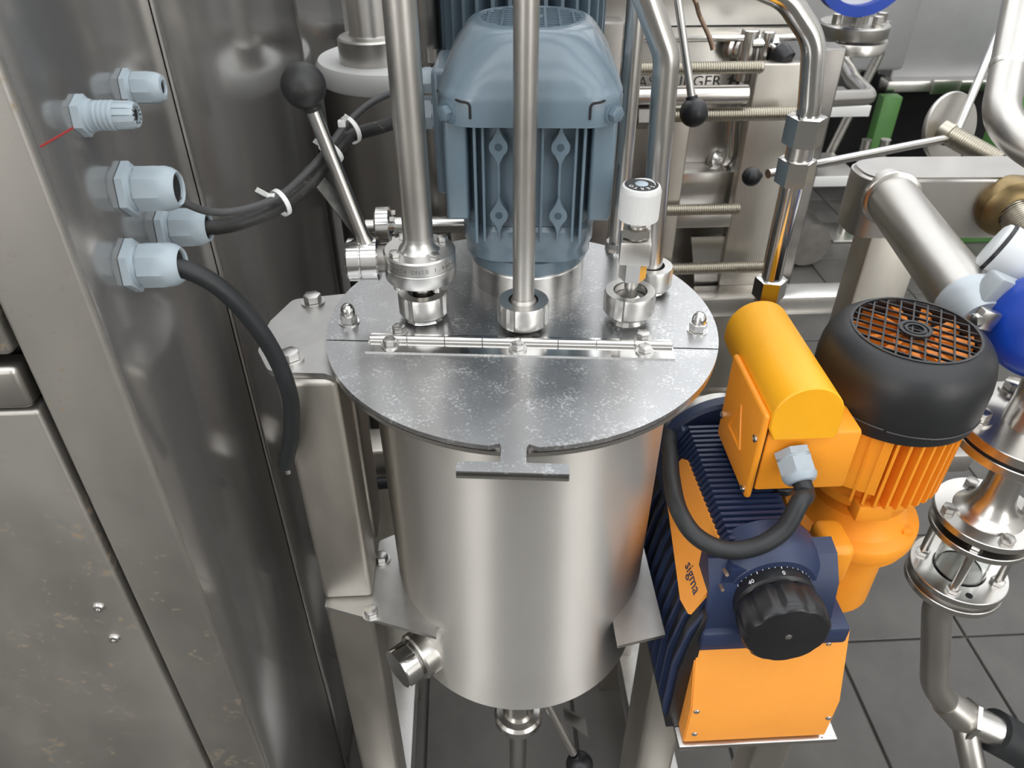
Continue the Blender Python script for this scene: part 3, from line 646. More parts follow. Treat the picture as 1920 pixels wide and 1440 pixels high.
for tx, k in (('0', 0), ('40', -5.4)):
    a = math.radians(90 - k * 8.5 - 2); d = V((math.cos(a), 0, math.sin(a))); obj('numeral', text_bm(tx, .0068, .0002, V((kx, .5055, kz)) + d * .0438, (d.z, 0, -d.x), (0, 1, 0)), 'print_white', dial)
g = G(); n = 90; rings = []
for r, yy, f in ((.040, .499, .5), (.0435, .496, 1), (.0455, .490, 1), (.0458, .470, 1), (.0445, .463, .8), (.0415, .460, .4), (.040, .4595, 0)):
    ring = []
    for j in range(n):
        a = 2 * PI * j / n; q = r - f * .0032 * max(0, math.cos(10 * a)) ** 2 
        ring.append(V((kx + q * math.cos(a), yy, kz + q * math.sin(a))))
    rings.append(ring)
g.loft(rings); knob = obj('dial_knob', g, 'black_plastic', pu, angle=45)
g = G(); g.lathe((kx, .4598, kz), (0, -1, 0), [(.0036, 0), (.0036, .0008), (.0028, .0012), (.0010, .0012), (.0008, .0002), (0, .0002)], 18); obj('screw', g, 'steel', knob)
# orange front cover
cv = [(.552, .575), (.4775, .575), (.4775, .647), (.509, .743), (.552, .743)]
g = G(); g.ext(cv[::-1], (.2325, 0, 0), (0, 1, 0), (0, 0, 1), th=.176); g.bm.normal_update()
bmesh.ops.bevel(g.bm, geom=list(g.bm.edges), offset=.0015, segments=2, affect='EDGES'); cov = obj('front_cover', g, 'orange_plate', pu, label='bright orange folded front cover')
for u, v, yy in ((1308, 1197, .504), (1553, 1207, .504), (1306, 1334, .477), (1553, 1346, .477), (1302, 1376, .477), (1540, 1386, .477)):
    p = at_y(u, v, yy); g = G(); g.lathe(p + V((0, .001, 0)), (0, -1, .05), [(.0036, 0), (.0036, .0018), (.0025, .0026), (.0012, .0026), (.001, .0012), (0, .0012)], 16); obj('screw', g, 'steel_bright', cov)
for x, y in ((.330, .700), (.345, .625)):
    g = G(); g.lathe((x, y, .854), (0, 0, 1), [(.015, 0), (.015, .007), (.013, .009)], 12); pg = obj('filler_plug', g, 'black_plastic', gear); g = G(); g.box((x - .011, y - .0015, .862), (x + .011, y + .0015, .8645)); obj('plug_slot', g, 'void_black', pg)
for u, v in ((1358, 1069), (1350, 1097)):
    p = at_y(u, v, .515); g = G(); g.lathe((p.x, .516, p.z), (0, -1, .3), [(.002, 0), (.002, .0105)], 10); obj('rivet', g, 'rusty_steel', gear)
# motor
zf = .748
g = G(); g.lathe(MA, (0, 0, 1), [(.074, zf - .036), (.080, zf - .032), (.080, zf - .022), (.084, zf - .021), (.0845, zf - .019), (.0845, zf - .003), (.083, zf), (.070, zf + .004), (.064, zf + .016), (.060, zf + .04)], 64); mf = obj('motor_flange', g, 'orange_paint', pu)
g = G(); g.lathe(MA, (0, 0, 1), [(.060, .60), (.060, zf - .03)], 40); obj('coupling_housing', g, 'orange_paint', pu)
g = G(); g.box((.405, .575, .62), (.432, .70, .70), .01, seg=3); obj('coupling_bracket', g, 'orange_paint', pu)
g = G(); p = at_y(1563, 1070, .58); g.box((p.x - .018, .575, p.z - .022), (p.x + .018, .63, p.z + .04), .010, seg=3); obj('coupling_foot', g, 'orange_paint', pu)
for u, v in ((1541, 993), (1695, 999)): bolt(at_z(u, v, zf), mf, .0135, .007, 'orange_paint')
for a in (60, 120): bolt(MA + V((.073 * math.cos(math.radians(a)), .073 * math.sin(math.radians(a)), zf)), mf, .0135, .007, 'orange_paint')
g = G(); g.lathe(MA, (0, 0, 1), [(.060, zf + .03), (.064, .800), (.070, .806), (.070, .818), (.066, .82), (.066, .948)], 56); mb = obj('motor_body', g, 'orange_paint', pu)
f0 = None
for k in range(40):
    a = math.radians(k * 9)
    if 150 < k * 9 < 232: continue
    if f0 is None:
        g = G(); g.ext(fil2([(.060, .818), (.0845, .824), (.0865, .948), (.060, .948)], {1}, .006), (0, .0016, 0), (1, 0, 0), (0, 0, 1), th=.0032); f0 = obj('cooling_fin', g, 'orange_paint', mb); b2_ = WL[f0].copy()
        f0.data.transform(M.Translation((b2_.x, 0, 0))); WL[f0] = V((MA.x, MA.y, b2_.z)); f0.location = WL[f0] - WL[mb]
    else: dup(f0, (MA.x, MA.y, b2_.z), mb, a)
g = G(); d = V((math.cos(math.radians(238)), math.sin(math.radians(238)), 0)); t = V((-d.y, d.x, 0)); c = MA + d * .074
g.loft([[c + t * a + d * b + V((0, 0, z)) for a, b in ((-.02, -.01), (.016, -.01), (.016, .010), (-.02, .010))] for z in (.845, .942)]); obj('nameplate_pad', g, 'orange_paint', mb)
g = G(); g.box(MA + V((-.040, -.0755, .796)), MA + V((.004, -.05, .822)), .004); obj('drip_foot', g, 'orange_paint', mb)
g = G(); pr = [(.086, .931), (.0915, .929), (.0925, .932), (.0925, .940), (.0935, .944), (.0938, .975), (.0922, .990), (.0885, 1.0035), (.082, 1.013), (.074, 1.0195), (.068, 1.0220), (.0662, 1.0224), (.0652, 1.0212), (.0648, 1.010), (.0648, 1.000)]
g.lathe(MA, (0, 0, 1), pr, 72, cap0=True, cap1=False); fc = obj('fan_cover', g, 'black_cover', pu, angle=40)
g = G(); g.lathe(MA, (0, 0, 1), [(.0646, .9995), (.0646, 1.0005)], 40); obj('cover_floor', g, 'void_black', fc)
gz = 1.0205
for fam in (0, 1):
    for k in range(-4, 5):
        o = k * .0142 + (.003 if fam else 0); hw = math.sqrt(max(0, .0655 ** 2 - o * o)); a = math.radians(62 if fam else 142); d = V((math.cos(a), math.sin(a), 0)); nn = V((-d.y, d.x, 0))
        if hw < .01: continue
        g = G(); c = MA + nn * o + V((0, 0, gz)); g.bar(c - d * hw, c + d * hw, .0019, .0028 + .0004 * fam); obj('grille_bar', g, 'black_plastic', fc)
for r1, r2 in ((.0135, .0175), (.0085, .0115), (.0655, .0685)):
    g = G(); g.ring(MA + V((0, 0, gz - .002)), (0, 0, 1), [(r1, 0), (r2, 0), (r2, .0048), (r1, .0048)], 40); obj('grille_ring', g, 'black_plastic', fc)
g = G(); g.ring(MA + V((0, 0, gz - .002)), (0, 0, 1), [(.0055, 0), (.0135, 0), (.0135, .0025), (.0055, .0025)], 28); obj('grille_ring', g, 'black_plastic', fc)
g = G(); g.lathe(MA, (0, 0, 1), [(.024, 1.0008), (.024, 1.004), (.012, 1.010), (.005, 1.012)], 32); fan = obj('fan_hub', g, 'orange_fan', fc)
for k in range(11):
    a = 2 * PI * k / 11 + .2; g = G(); d = V((math.cos(a), math.sin(a), 0)); t = V((-d.y, d.x, 0))
    g.loft([[MA + d * r + t * (s + sk) + V((0, 0, z)) for s, z in ((-w_, 1.0012), (w_, 1.0012), (w_, 1.0165), (-w_ * .6, 1.0135))] for r, w_, sk in ((.022, .004, 0), (.042, .0065, .002), (.0625, .008, .006))]); obj('fan_blade', g, 'orange_fan', fan)
for a0_, a1_, z0 in ((195, 238, .9475), (240, 268, .9445), (268, 318, .942)):
    g = G(); g.tube([MA + V((.0937 * math.cos(math.radians(a)), .0937 * math.sin(math.radians(a)), z0 - .002 * i / 8)) for i, a in enumerate([a0_ + (a1_ - a0_) * i / 8 for i in range(9)])], .0009, 6); obj('embossed_band', g, 'cable_grey', fc)
# terminal box with orange canopy, strong light tinted into its colour
BX = .335
g = G(); g.box((.302, .603, .872), (.405, .722, .955), .004); tbx = obj('terminal_box', g, 'orange_paint', pu)
g = G(); g.box((.2905, .597, .866), (.2985, .712, .985), .004, seg=3); tc_ = obj('box_cover', g, 'orange_paint', tbx)
g = G(); g.box((.2985, .605, .874), (.302, .708, .98)); obj('box_gasket', g, 'void_black', tbx)
for y, z in ((.605, .874), (.605, .948), (.704, .90)):
    g = G(); g.lathe((.2915, y, z), (-1, 0, 0), [(.0045, 0), (.0045, .003), (.002, .0036), (.0018, .002), (0, .002)], 16); obj('screw', g, 'steel_bright', tc_)
g = G(); tri = [(0, .026), (.022, -.02), (-.022, -.02)]
for i in range(3):
    a, b = tri[i], tri[(i + 1) % 3]; g.tube([V((.2903, .658 + a[0], .925 + a[1])), V((.2903, .658 + b[0], .925 + b[1]))], .0016, 6)
obj('warning_mark', g, 'orange_paint', tc_)
prof = [(.0375 * math.cos(math.radians(a)), .0375 * math.sin(math.radians(a))) for a in range(0, 181, 10)] + [(-.0375, -.014), (-.030, -.030), (.0345, -.030), (.0375, -.024)]
g = G(); rings = []
for yy, s in ((.595, .96), (.5965, 1), (.766, 1), (.768, .97)): rings.append([V((BX + x * s, yy, .983 + z * s)) for x, z in prof])
g.loft(rings); obj('canopy', g, 'orange_lit', pu, label='rounded orange canopy over the terminal box, tinted yellow for strong light', angle=30)
gp = at_y(1484, 846, .603); gd = V((.10, -.85, -.45)).normalized()
small_gland(gp, gd, .0200, .036, tbx, 'gland_motor', .52)
# liquid end behind the gear housing, riser and hex fittings
g = G(); g.lathe((.325, .776, .785), (0, 1, 0), [(.060, 0), (.066, .004), (.066, .035), (.05, .04)], 48); obj('liquid_end', g, 'steel_dull', pu)
RY = .845
rp = [at_y(1398, 700, RY), at_y(1438, 560, RY), at_y(1518, 200, RY), at_y(1527, 75, RY), at_y(1475, -5, RY), at_y(1380, -45, RY), V((.29, 1.15, 1.335)), V((.29, 1.66, 1.335))]
g = G(); g.tube([V((.352, .80, .80)), V((.356, .83, .82)), at_y(1385, 740, RY), at_y(1400, 690, RY), at_y(1425, 600, RY)], [.016, .018, .018, .017, .015], 20); obj('discharge_valve', g, 'black_plastic', pu)
ris = thing('hydraulic_riser', 'polished steel tube with hexagon couplings rising behind the canopy', 'pipe', rp[1])
g = G(); g.tube(fillet(rp[1:], .06), .0128, 24); obj('tube', g, 'steel_bright', ris)
dr = (rp[2] - rp[1]).normalized()
def hexat(u, v0, v1, af, nm, m):
    def P(v): 
        t = (v - 560) / (200 - 560); return rp[1] + (rp[2] - rp[1]) * t
    a, b = P(v0), P(v1); g = G(); g.hexa(a, b - a, af, (b - a).length, .08, ph=.25); obj(nm, g, m, ris)
hexat(0, 330, 286, .0375, 'hex_coupling', 'steel_bright'); hexat(0, 262, 214, .0385, 'hex_coupling', 'steel_bright'); hexat(0, 554, 515, .035, 'hex_coupling', 'steel_bright')
for v0, v1 in ((288, 260), (582, 553)):
    a = rp[1] + (rp[2] - rp[1]) * ((v0 - 560) / -360); b = rp[1] + (rp[2] - rp[1]) * ((v1 - 560) / -360); g = G(); g.cyl(a, b, .0155, n=24); obj('sleeve', g, 'steel', ris)
# pump cable
ge = gp + gd * .026
cc = [ge, ge + gd * .022, at_y(1500, 940, .548), at_y(1470, 992, .535), at_y(1420, 1024, .528), at_y(1360, 1031, .53), at_y(1305, 1005, .545), at_y(1272, 955, .575), at_y(1259, 895, .63), at_y(1255, 845, .70), at_y(1240, 800, .80), V((.16, .89, .76)), V((.04, .90, .68)), V((-.08, .885, .645)), V((-.17, .88, .64))]
cable('pump_cable', 'thick black cable looping from the orange terminal box round behind the tank', cc, .0098, 'rubber')
# pump support legs
ps = thing('pump_stand', 'light steel legs under the metering pump base plate', 'stand', (.36, .55, 0))
post(.358, .408, .52, .57, .001, .5615, ps); post(.245, .295, .69, .74, .001, .5615, ps)
# drain lever under the tank
dl = thing('drain_valve_lever', 'steel rod lever with a black ball knob under the tank', 'lever', (.1, .62, .4))
q0 = at_y(1040, 1345, .62); q1 = at_y(1075, 1412, .60); dd = (q1 - q0).normalized()
g = G(); g.tube([q0 - dd * .06, q1], .0065, 14); obj('rod', g, 'steel', dl)
obj('ball_knob', ball_knob(q1 + dd * .026, .021, -dd), 'black_plastic', dl)
g = G(); a = at_y(1056, 1330, .64); b = at_y(1098, 1350, .64); c = at_y(1103, 1383, .64); d = at_y(1058, 1350, .64)
g.loft([[p for p in (a, b, c, d)], [p + V((0, .004, 0)) for p in (a, b, c, d)]]); obj('stop_plate', g, 'steel', dl)
# ------------------------------------------------------------------ sight-glass pipeline at the right
SA = V((.690, .705, 0))
sg = thing('sight_glass_line', 'stacked steel flanges with sight glass and bent pipe right of the pump', 'pipe', (SA.x, SA.y, .3))
def flange(z, th, r, par, m='steel', bore=None):
    g = G(); c = SA + V((0, 0, z))
    if bore: g.ring(c, (0, 0, 1), [(bore, 0), (r - .001, 0), (r, .001), (r, th - .001), (r - .001, th), (bore, th)], 56)
    else: g.lathe(c, (0, 0, 1), [(r - .001, 0), (r, .001), (r, th - .001), (r - .001, th)], 56)
    return obj('flange', g, m, par)
flange(.565, .011, .066, sg); flange(.586, .011, .066, sg, bore=.036)
g = G(); g.lathe(SA, (0, 0, 1), [(.058, .576), (.058, .586)], 40); obj('gasket', g, 'steel_dark', sg)
g = G(); g.ring(SA + V((0, 0, .586)), (0, 0, 1), [(.031, 0), (.0345, 0), (.0345, .093), (.031, .093)], 40); obj('glass_tube', g, 'glass', sg)
g = G(); g.lathe(SA, (0, 0, 1), [(.030, .57), (.030, .598)], 32); obj('tube_seat', g, 'steel_dark', sg)
flange(.678, .010, .066, sg, bore=.03); flange(.702, .011, .068, sg)
g = G(); g.lathe(SA, (0, 0, 1), [(.040, .686), (.040, .703)], 32); obj('gasket', g, 'void_black', sg)
g = G(); g.lathe(SA, (0, 0, 1), [(.045, .713), (.043, .716), (.036, .720), (.030, .728), (.0235, .745), (.0215, .765), (.0215, .83), (.03, .838)], 40); obj('neck', g, 'steel', sg)
flange(.838, .013, .088, sg); flange(.856, .014, .088, sg)
g = G(); g.lathe(SA, (0, 0, 1), [(.084, .851), (.084, .856)], 40); obj('gasket', g, 'void_black', sg)
g = G(); g.lathe(SA, (0, 0, 1), [(.036, .87), (.034, .9), (.034, 2.4)], 40); obj('upper_neck', g, 'steel', sg)
for k in range(4):
    a = math.radians(45 + 90 * k + 8); d = V((math.cos(a), math.sin(a), 0)); c = SA + d * .050
    g = G(); g.cyl(c + V((0, 0, .578)), c + V((0, 0, .69)), .0058, n=14); obj('tie_rod', g, 'steel', sg)
    g = G(); g.hexa(c + V((0, 0, .5972)), (0, 0, 1), .0165, .007, .1, ph=k); obj('nut', g, 'steel', sg)
    g = G(); g.hexa(c + V((0, 0, .6885)), (0, 0, 1), .0165, .007, .1, ph=k * 2); obj('nut', g, 'steel_bright', sg)
    bolt(SA + V((.054 * math.cos(a + .55), .054 * math.sin(a + .55), .713)), sg, .0155, .008, 'steel_dull', washer=False)
    bolt(SA + V((.068 * math.cos(a + .5), .068 * math.sin(a + .5), .870)), sg, .021, .012, 'steel')
g = G(); c = SA + V((-.012, -.050, .597)); g.cyl(c, c + V((0, 0, .0006)), .0048, n=16); obj('bolt_hole', g, 'void_black', sg)
lp = [SA + V((0, 0, .567)), SA + V((-.004, -.004, .55)), at_y(1741, 1215, .69), at_y(1752, 1285, .675), at_y(1786, 1335, .665)]
g = G(); g.tube(fillet([lp[0], SA + V((0, 0, .50)), lp[3], at_y(1800, 1350, .66)], .09, 10), .0215, 28); obj('bend', g, 'steel_dull', sg)
wq = [at_y(1772, 1315, .668), at_y(1812, 1348, .655), at_y(1845, 1362, .645), at_y(1900, 1398, .63), at_y(1990, 1450, .61)]
g = G(); g.tube([wq[0], wq[0] * .5 + wq[1] * .5, wq[1]], [.0235, .0265, .0275], 28); obj('coupling', g, 'steel_dull', sg)
dq = (wq[2] - wq[1]); g = G(); g.hexa(wq[1] - dq * .1, dq, .064, dq.length * .35, .1, ph=.4); g.cyl(wq[1] + dq * .2, wq[1] + dq * 1.75, .0265, n=32, ch=.003); obj('hose_coupling', g, 'steel', sg)
g = G(); g.tube([wq[1] - dq * .2, at_y(1825, 1440, .60), at_y(1845, 1500, .58)], .0195, 24); obj('branch', g, 'steel_dull', sg)
g = G(); g.tube(catmull([wq[1] + dq * 1.45, wq[3] + V((.01, 0, 0)), wq[4], wq[4] + V((.1, -.02, -.08))]), .036, 24); obj('rubber_hose', g, 'rubber', None, 'black rubber hose pushed onto the steel coupling at bottom right', 'hose')

# ------------------------------------------------------------------ shut-off arm, transmitter
arm = thing('beam_and_pipe', 'thick matt steel tube joined to a broad rounded steel beam', 'pipe', (.75, 1.1, 0))
A0 = at_d(1668, 368, 1.23); A1 = at_d(1822, 575, .985)
ab = (A1 - A0)
g = G(); g.cyl(A0 - ab * .06, A1, .0385, n=40); obj('tube', g, 'steel_dull', arm)
g = G(); g.lathe(A0 + ab * .015, ab, [(.0395, 0), (.045, .001), (.045, .006), (.0395, .009)], 40); obj('weld_ring', g, 'steel', arm)
hx = [V((.62, 1.17, 0)), V((1.25, 1.17, 0))]
g = G(); out = fil2([(.622, 1.135), (1.30, 1.105), (1.30, 1.215), (.68, 1.235), (.622, 1.215)], {0, 3, 4}, .055, 8)
g.ext(out, (0, 0, .912), th=.105); g.bm.normal_update(); top = [e for e in g.bm.edges if abs(e.verts[0].co.z - e.verts[1].co.z) < 1e-5]
bmesh.ops.bevel(g.bm, geom=top, offset=.006, segments=3, affect='EDGES'); obj('beam', g, 'steel_dull', arm)
g = G(); g.box((.665, 1.15, .001), (.760, 1.21, .914), .004); obj('leg', g, 'frame_steel', arm)
bc = at_y(1905, 395, 1.10); g = G(); g.ring(bc + V((0, .04, 0)), (0, -1, -.1), [(.026, 0), (.046, 0), (.050, .010), (.048, .030), (.036, .042), (.026, .044)], 40); br_ = obj('bronze_ring', g, 'bronze', arm)
g = G(); g.lathe(bc + V((0, .03, 0)), (.15, -1, -.35), thread_prof(.026, .12, .004, .0016), 28); obj('threaded_spindle', g, 'steel_thread', arm)
tr = thing('flow_transmitter', 'blue round housing with light grey cast clamp and cap at right edge', 'instrument', at_d(1900, 600, .96))
c = at_d(1858, 572, .97)
g = G(); g.lathe(A1 - ab.normalized() * .012, ab, [(.0395, 0), (.0435, .003), (.0435, .018), (.036, .030), (.030, .05)], 40); obj('clamp_collar', g, 'silver_cast', tr)
g = G(); p = at_d(1862, 560, .955); g.box(p - V((.022, .016, .028)), p + V((.035, .016, .028)), .006, M.Rotation(.4, 3, 'Y')); obj('clamp_arm', g, 'silver_cast', tr)
p = at_d(1848, 598, .925); g = G(); g.box(p - V((.0135, .006, .0125)), p + V((.0135, .006, .0125)), .002, M.Rotation(.3, 3, 'Y')); obj('clamp_lug', g, 'steel', tr)
g = G(); g.hexa(p + V((-.012, -.004, 0)), (-1, -.2, .1), .016, .009, .1); obj('clamp_bolt', g, 'steel_bright', tr)
bcn = at_d(1962, 612, .93); ad_ = V((-.55, -.62, .40)).normalized()
g = G(); g.lathe(bcn - ad_ * .045, ad_, [(.045, -.02), (.058, .0), (.064, .015), (.066, .04), (.064, .06), (.056, .074), (.040, .082), (.0, .085)], 56); obj('housing', g, 'blue_gloss', tr)
p = at_d(1908, 492, .99); dcap = V((.72, -.60, -.35)).normalized()
g = G(); g.lathe(p - dcap * .040, dcap, [(.028, 0), (.033, .003), (.0345, .008), (.036, .012), (.036, .08), (.03, .085)], 40); obj('cap', g, 'gauge_white', tr)
g = G(); g.ring(p - dcap * .033, dcap, [(.034, 0), (.0362, 0), (.0362, .005), (.034, .005)], 40); obj('cap_seal', g, 'black_plastic', tr)

# ------------------------------------------------------------------ filter press behind (tie rods, name plate)
fp = thing('filter_press', 'steel filter press frame with threaded tie rods and an engraved name plate', 'machine', (.45, 1.6, 0))
def rod(u0, v, u1, y, r, par, nm='threaded_rod', m='steel_thread'):
    a = at_y(u0, v, y); b = at_y(u1, v, y); b.z = a.z; L = (b - a).length; g = G(); g.lathe(a, b - a, thread_prof(r, L - .002, .0044, .0011) + [(r - .003, L)], 20); return obj(nm, g, m, par, angle=20)
rod(1150, 130, 1430, 1.45, .0112, fp); rod(1150, 218, 1492, 1.45, .0128, fp); rod(1225, 395, 1386, 1.45, .0112, fp); rod(1235, 505, 1438, 1.45, .0128, fp)
a = at_y(1120, 181, 1.45); b = at_y(1400, 181, 1.45); b.z = a.z; g = G(); g.cyl(a, b, .0172, n=32, ch=.001); obj('guide_bar', g, 'steel', fp)
for u, v, af in ((1201, 218, .040), (1170, 135, .040)):
    p = at_y(u - 8, v, 1.45); g = G(); g.hexa(p, (1, 0, 0), af, .022, .1, ph=.2); obj('nut', g, 'steel_dark', fp)
p = at_y(1225, 395, 1.45)
# plates
g = G(); g.box((.28, 1.60, .30), (.62, 1.63, 1.125), .003); npz = obj('name_plate', g, 'steel_dull', fp)
tx = text_bm('STRASSBURGER', .0305, .0006, (0, 0, 0), (1, 0, 0), (0, 0, 1), 1.04)
xs = [v.co.x for v in tx.bm.verts]; wd_ = max(xs) - min(xs); pa = at_y(1193, 155, 1.60); pz = at_y(1352, 155, 1.60)
# letters A (4th) to R (12th) span the measured width
s_ = (pz.x - pa.x) / (wd_ * .775)
tx.xf(M.Translation((pz.x - s_ * max(xs), 1.5995, pa.z)) @ M.Diagonal((s_, 1, 1.0, 1))); obj('lettering', tx, 'engraved', npz)
p = at_y(1377, 155, 1.598); g = G()
g.ext([(-.013, -.012), (-.006, -.012), (-.005, .001), (.005, .001), (.006, -.012), (.013, -.012), (.010, .006), (.016, .006), (0, .018), (-.016, .006), (-.010, .006)][::-1], (p.x, 1.5985, p.z), (1, 0, 0), (0, 0, 1), th=-.002); obj('emblem', g, 'engraved', npz)
g = G(); g.box((.20, 1.56, 1.126), (.67, 1.66, 1.139), .003); obj('top_rail', g, 'steel_bright', fp)
g = G(); g.box((.15, 1.64, 1.139), (.67, 1.70, 1.40), .003); obj('rear_cover', g, 'steel_dull', fp)
for x0, x1, y0, y1, z1, m in ((.365, .425, 1.475, 1.505, 1.03, 'frame_steel'), (.2, .262, 1.38, 1.43, 1.20, 'steel_dark'), (.545, .640, 1.50, 1.53, 1.10, 'frame_steel'), (.655, .72, 1.52, 1.58, 1.12, 'steel_dark')):
    post(x0, x1, y0, y1, .001, z1, fp, m, 'upright', .004)
g = G(); g.box((.30, 1.44, .575), (.92, 1.50, .625), .004); obj('cross_rail', g, 'steel', fp)
g = G(); g.box((.30, 1.30, .40), (.95, 1.35, .45), .004); obj('cross_rail', g, 'steel', fp)
g = G(); g.box((.28, 1.225, .28), (1.1, 1.275, .33), .004); obj('cross_rail', g, 'steel_dull', fp)
g = G(); g.box((.40, 1.54, .80), (.56, 1.60, .875), .005); obj('drip_tray', g, 'steel', fp)
g = G(); g.box((.40, 1.50, .765), (.55, 1.55, .80), .005); obj('drip_tray', g, 'steel_dull', fp)
g = G(); g.ext([(.47, .74), (.545, .74), (.545, .50), (.52, .50)], (0, 1.52, 0), (1, 0, 0), (0, 0, 1), th=.01); obj('gusset', g, 'steel', fp)
g = G(); g.box((.36, 1.62, .2), (.56, 1.72, .62), .004); obj('lower_block', g, 'steel_dark', fp)
# fittings on the plate
def elbow(u, v, y, pts, r, lab):
    o = thing('bent_outlet_pipe', lab, 'pipe', at_y(u, v, y)); g = G(); g.tube(fillet(pts, .04), r, 20); obj('tube', g, 'steel', o)
    g = G(); t = (V(pts[1]) - V(pts[0])).normalized(); g.lathe(V(pts[0]), t, [(r * 1.9, 0), (r * 2.0, .004), (r * 2.0, .02), (r * 1.6, .024), (r * 1.3, .03)], 28); obj('union_nut', g, 'steel', o); return o
a = at_y(1360, 315, 1.60); elbow(1360, 310, 1.59, [a + V((-.02, 0, .01)), at_y(1372, 300, 1.56), at_y(1376, 200, 1.56)], .014, 'bent outlet pipe on the press below the name plate')
a = at_y(1410, 165, 1.62); elbow(1430, 160, 1.62, [a + V((-.02, .01, .01)), at_y(1425, 178, 1.60), at_y(1540, 186, 1.66), at_y(1632, 182, 1.75), at_y(1600, 150, 1.86), at_y(1578, 110, 1.95), at_y(1578, 60, 1.98)], .0175, 'bent pipe running from the press to the blue-topped flange')
vl = thing('sampling_valve', 'small steel sampling valve with black rubber handle on the press', 'valve', at_y(1400, 100, 1.57))
p = at_y(1405, 75, 1.57); g = G(); g.cyl(p + V((0, 0, -.075)), p + V((0, 0, .02)), .0175, n=24, ch=.002); obj('body', g, 'steel', vl)
p2 = at_y(1385, 90, 1.575); g = G(); g.lathe(p2 + V((-.01, .02, 0)), (.6, -.8, 0), [(.026, 0), (.028, .006), (.028, .016), (.022, .02), (.022, .026), (.018, .03)], 28); obj('union_nut', g, 'steel', vl)
p3 = at_y(1440, 70, 1.56); g = G(); g.cyl(p3 + V((0, 0, -.05)), p3 + V((0, 0, .012)), .0125, n=20, ch=.002); g.cyl(p3 + V((-.03, 0, -.01)), p3 + V((.02, 0, -.01)), .01, n=16); obj('spindle', g, 'steel_bright', vl)
p4 = at_y(1466, 104, 1.53); g = G(); g.tube([p3 + V((.005, -.012, -.012)), p4], .005, 10); obj('rod', g, 'steel', vl)
g = G(); dd_ = (p4 - p3).normalized(); g.lathe(p4 - dd_ * .018, dd_, [(.012, 0), (.019, .004), (.021, .015), (.020, .032), (.012, .036)], 24); obj('handle', g, 'black_plastic', vl)
# levers hanging in front of the press
def lever(name, label, pa, pb, r, kr, m='steel', km='black_plastic'):
    o = thing(name, label, 'lever', pb); pa, pb = V(pa), V(pb); g = G(); g.tube([pa + V((0, 1.66 - pa.y, .06)), pa + V((0, .02, .012)), pa, pb], [r * .85, r * .85, r * .85, r], 16); obj('rod', g, m, o); obj('ball_knob', ball_knob(pb, kr, (pa - pb)), km, o, label='glossy black ball knob'); return o
lever('press_lever', 'slim steel lever hanging down to a black ball in front of the tie rods', at_y(1265, -40, 1.18), at_y(1301, 211, 1.13), .0062, .0208)
hk = thing('rusty_hook', 'thin rusty brown rod hanging in front of the press name plate', 'rod', at_y(1335, 85, 1.3)); g = G(); g.tube(catmull([at_y(1290, -20, 1.3) + V((0, .36, .02)), at_y(1290, -20, 1.3), at_y(1312, 30, 1.3), at_y(1330, 70, 1.3), at_y(1337, 92, 1.3)]), [.0035] * 24 + [.0042] * 8 + [.0048], 10); obj('rod', g, 'rusty_steel', hk)
# hand wheel with long lever
hw_ = thing('spindle_wheel', 'steel spindle disc with two long rod handles behind the rounded beam', 'hand wheel', at_d(1775, 240, 1.46))
wc = at_d(1776, 240, 1.47); wa = V((.30, -.86, .25)).normalized()
g = G(); g.lathe(wc, wa, [(.064, 0), (.066, .003), (.066, .007), (.064, .010)], 56); obj('disc', g, 'steel_dull', hw_)
sa_ = V((.55, -.80, -.22)).normalized(); g = G(); g.lathe(at_d(1765, 245, 1.44), sa_, [(.021, 0), (.021, .02)] + [(r, h + .02) for r, h in thread_prof(.019, .10, .0045, .0015)], 28); obj('spindle', g, 'steel_thread', hw_)
for ua, va_, da, ub, vb, db in ((1783, 258, 1.43, 1440, 326, 1.30), (1795, 243, 1.43, 1925, -60, 1.40)):
    g = G(); g.tube([at_d(ua, va_, da), at_d(ub, vb, db)], .0078, 16); obj('rod_handle', g, 'steel_bright', hw_)
k_ = at_d(1409, 331, 1.29); obj('ball_knob', ball_knob(k_, .0160, at_d(1764, 268, 1.42) - k_), 'black_plastic', hw_, label='glossy black ball knob')
# right-hand elbow
ep = thing('elbow_pipe', 'matt steel elbow pipe at the upper right edge', 'pipe', at_d(1890, 200, 1.16)); eq = at_d(1960, 300, 1.10); ee = [at_d(1925, -60, 1.20), at_d(1890, 130, 1.16), at_d(1872, 230, 1.13), eq, V((1.06, 1.0, eq.z - .06)), V((2.6, 1.0, eq.z - .06))]
g = G(); g.tube([ee[0] + V((.02, .05, 1.0))] + fillet(ee, .10, 10), .0255, 28); obj('tube', g, 'steel_dull', ep)
g = G(); dde = (ee[1] - ee[0]).normalized(); g.lathe(ee[1] - dde * .01, dde, [(.0258, 0), (.0268, .003), (.0262, .006), (.0268, .010), (.0258, .013)], 28); obj('weld_seam', g, 'steel', ep)
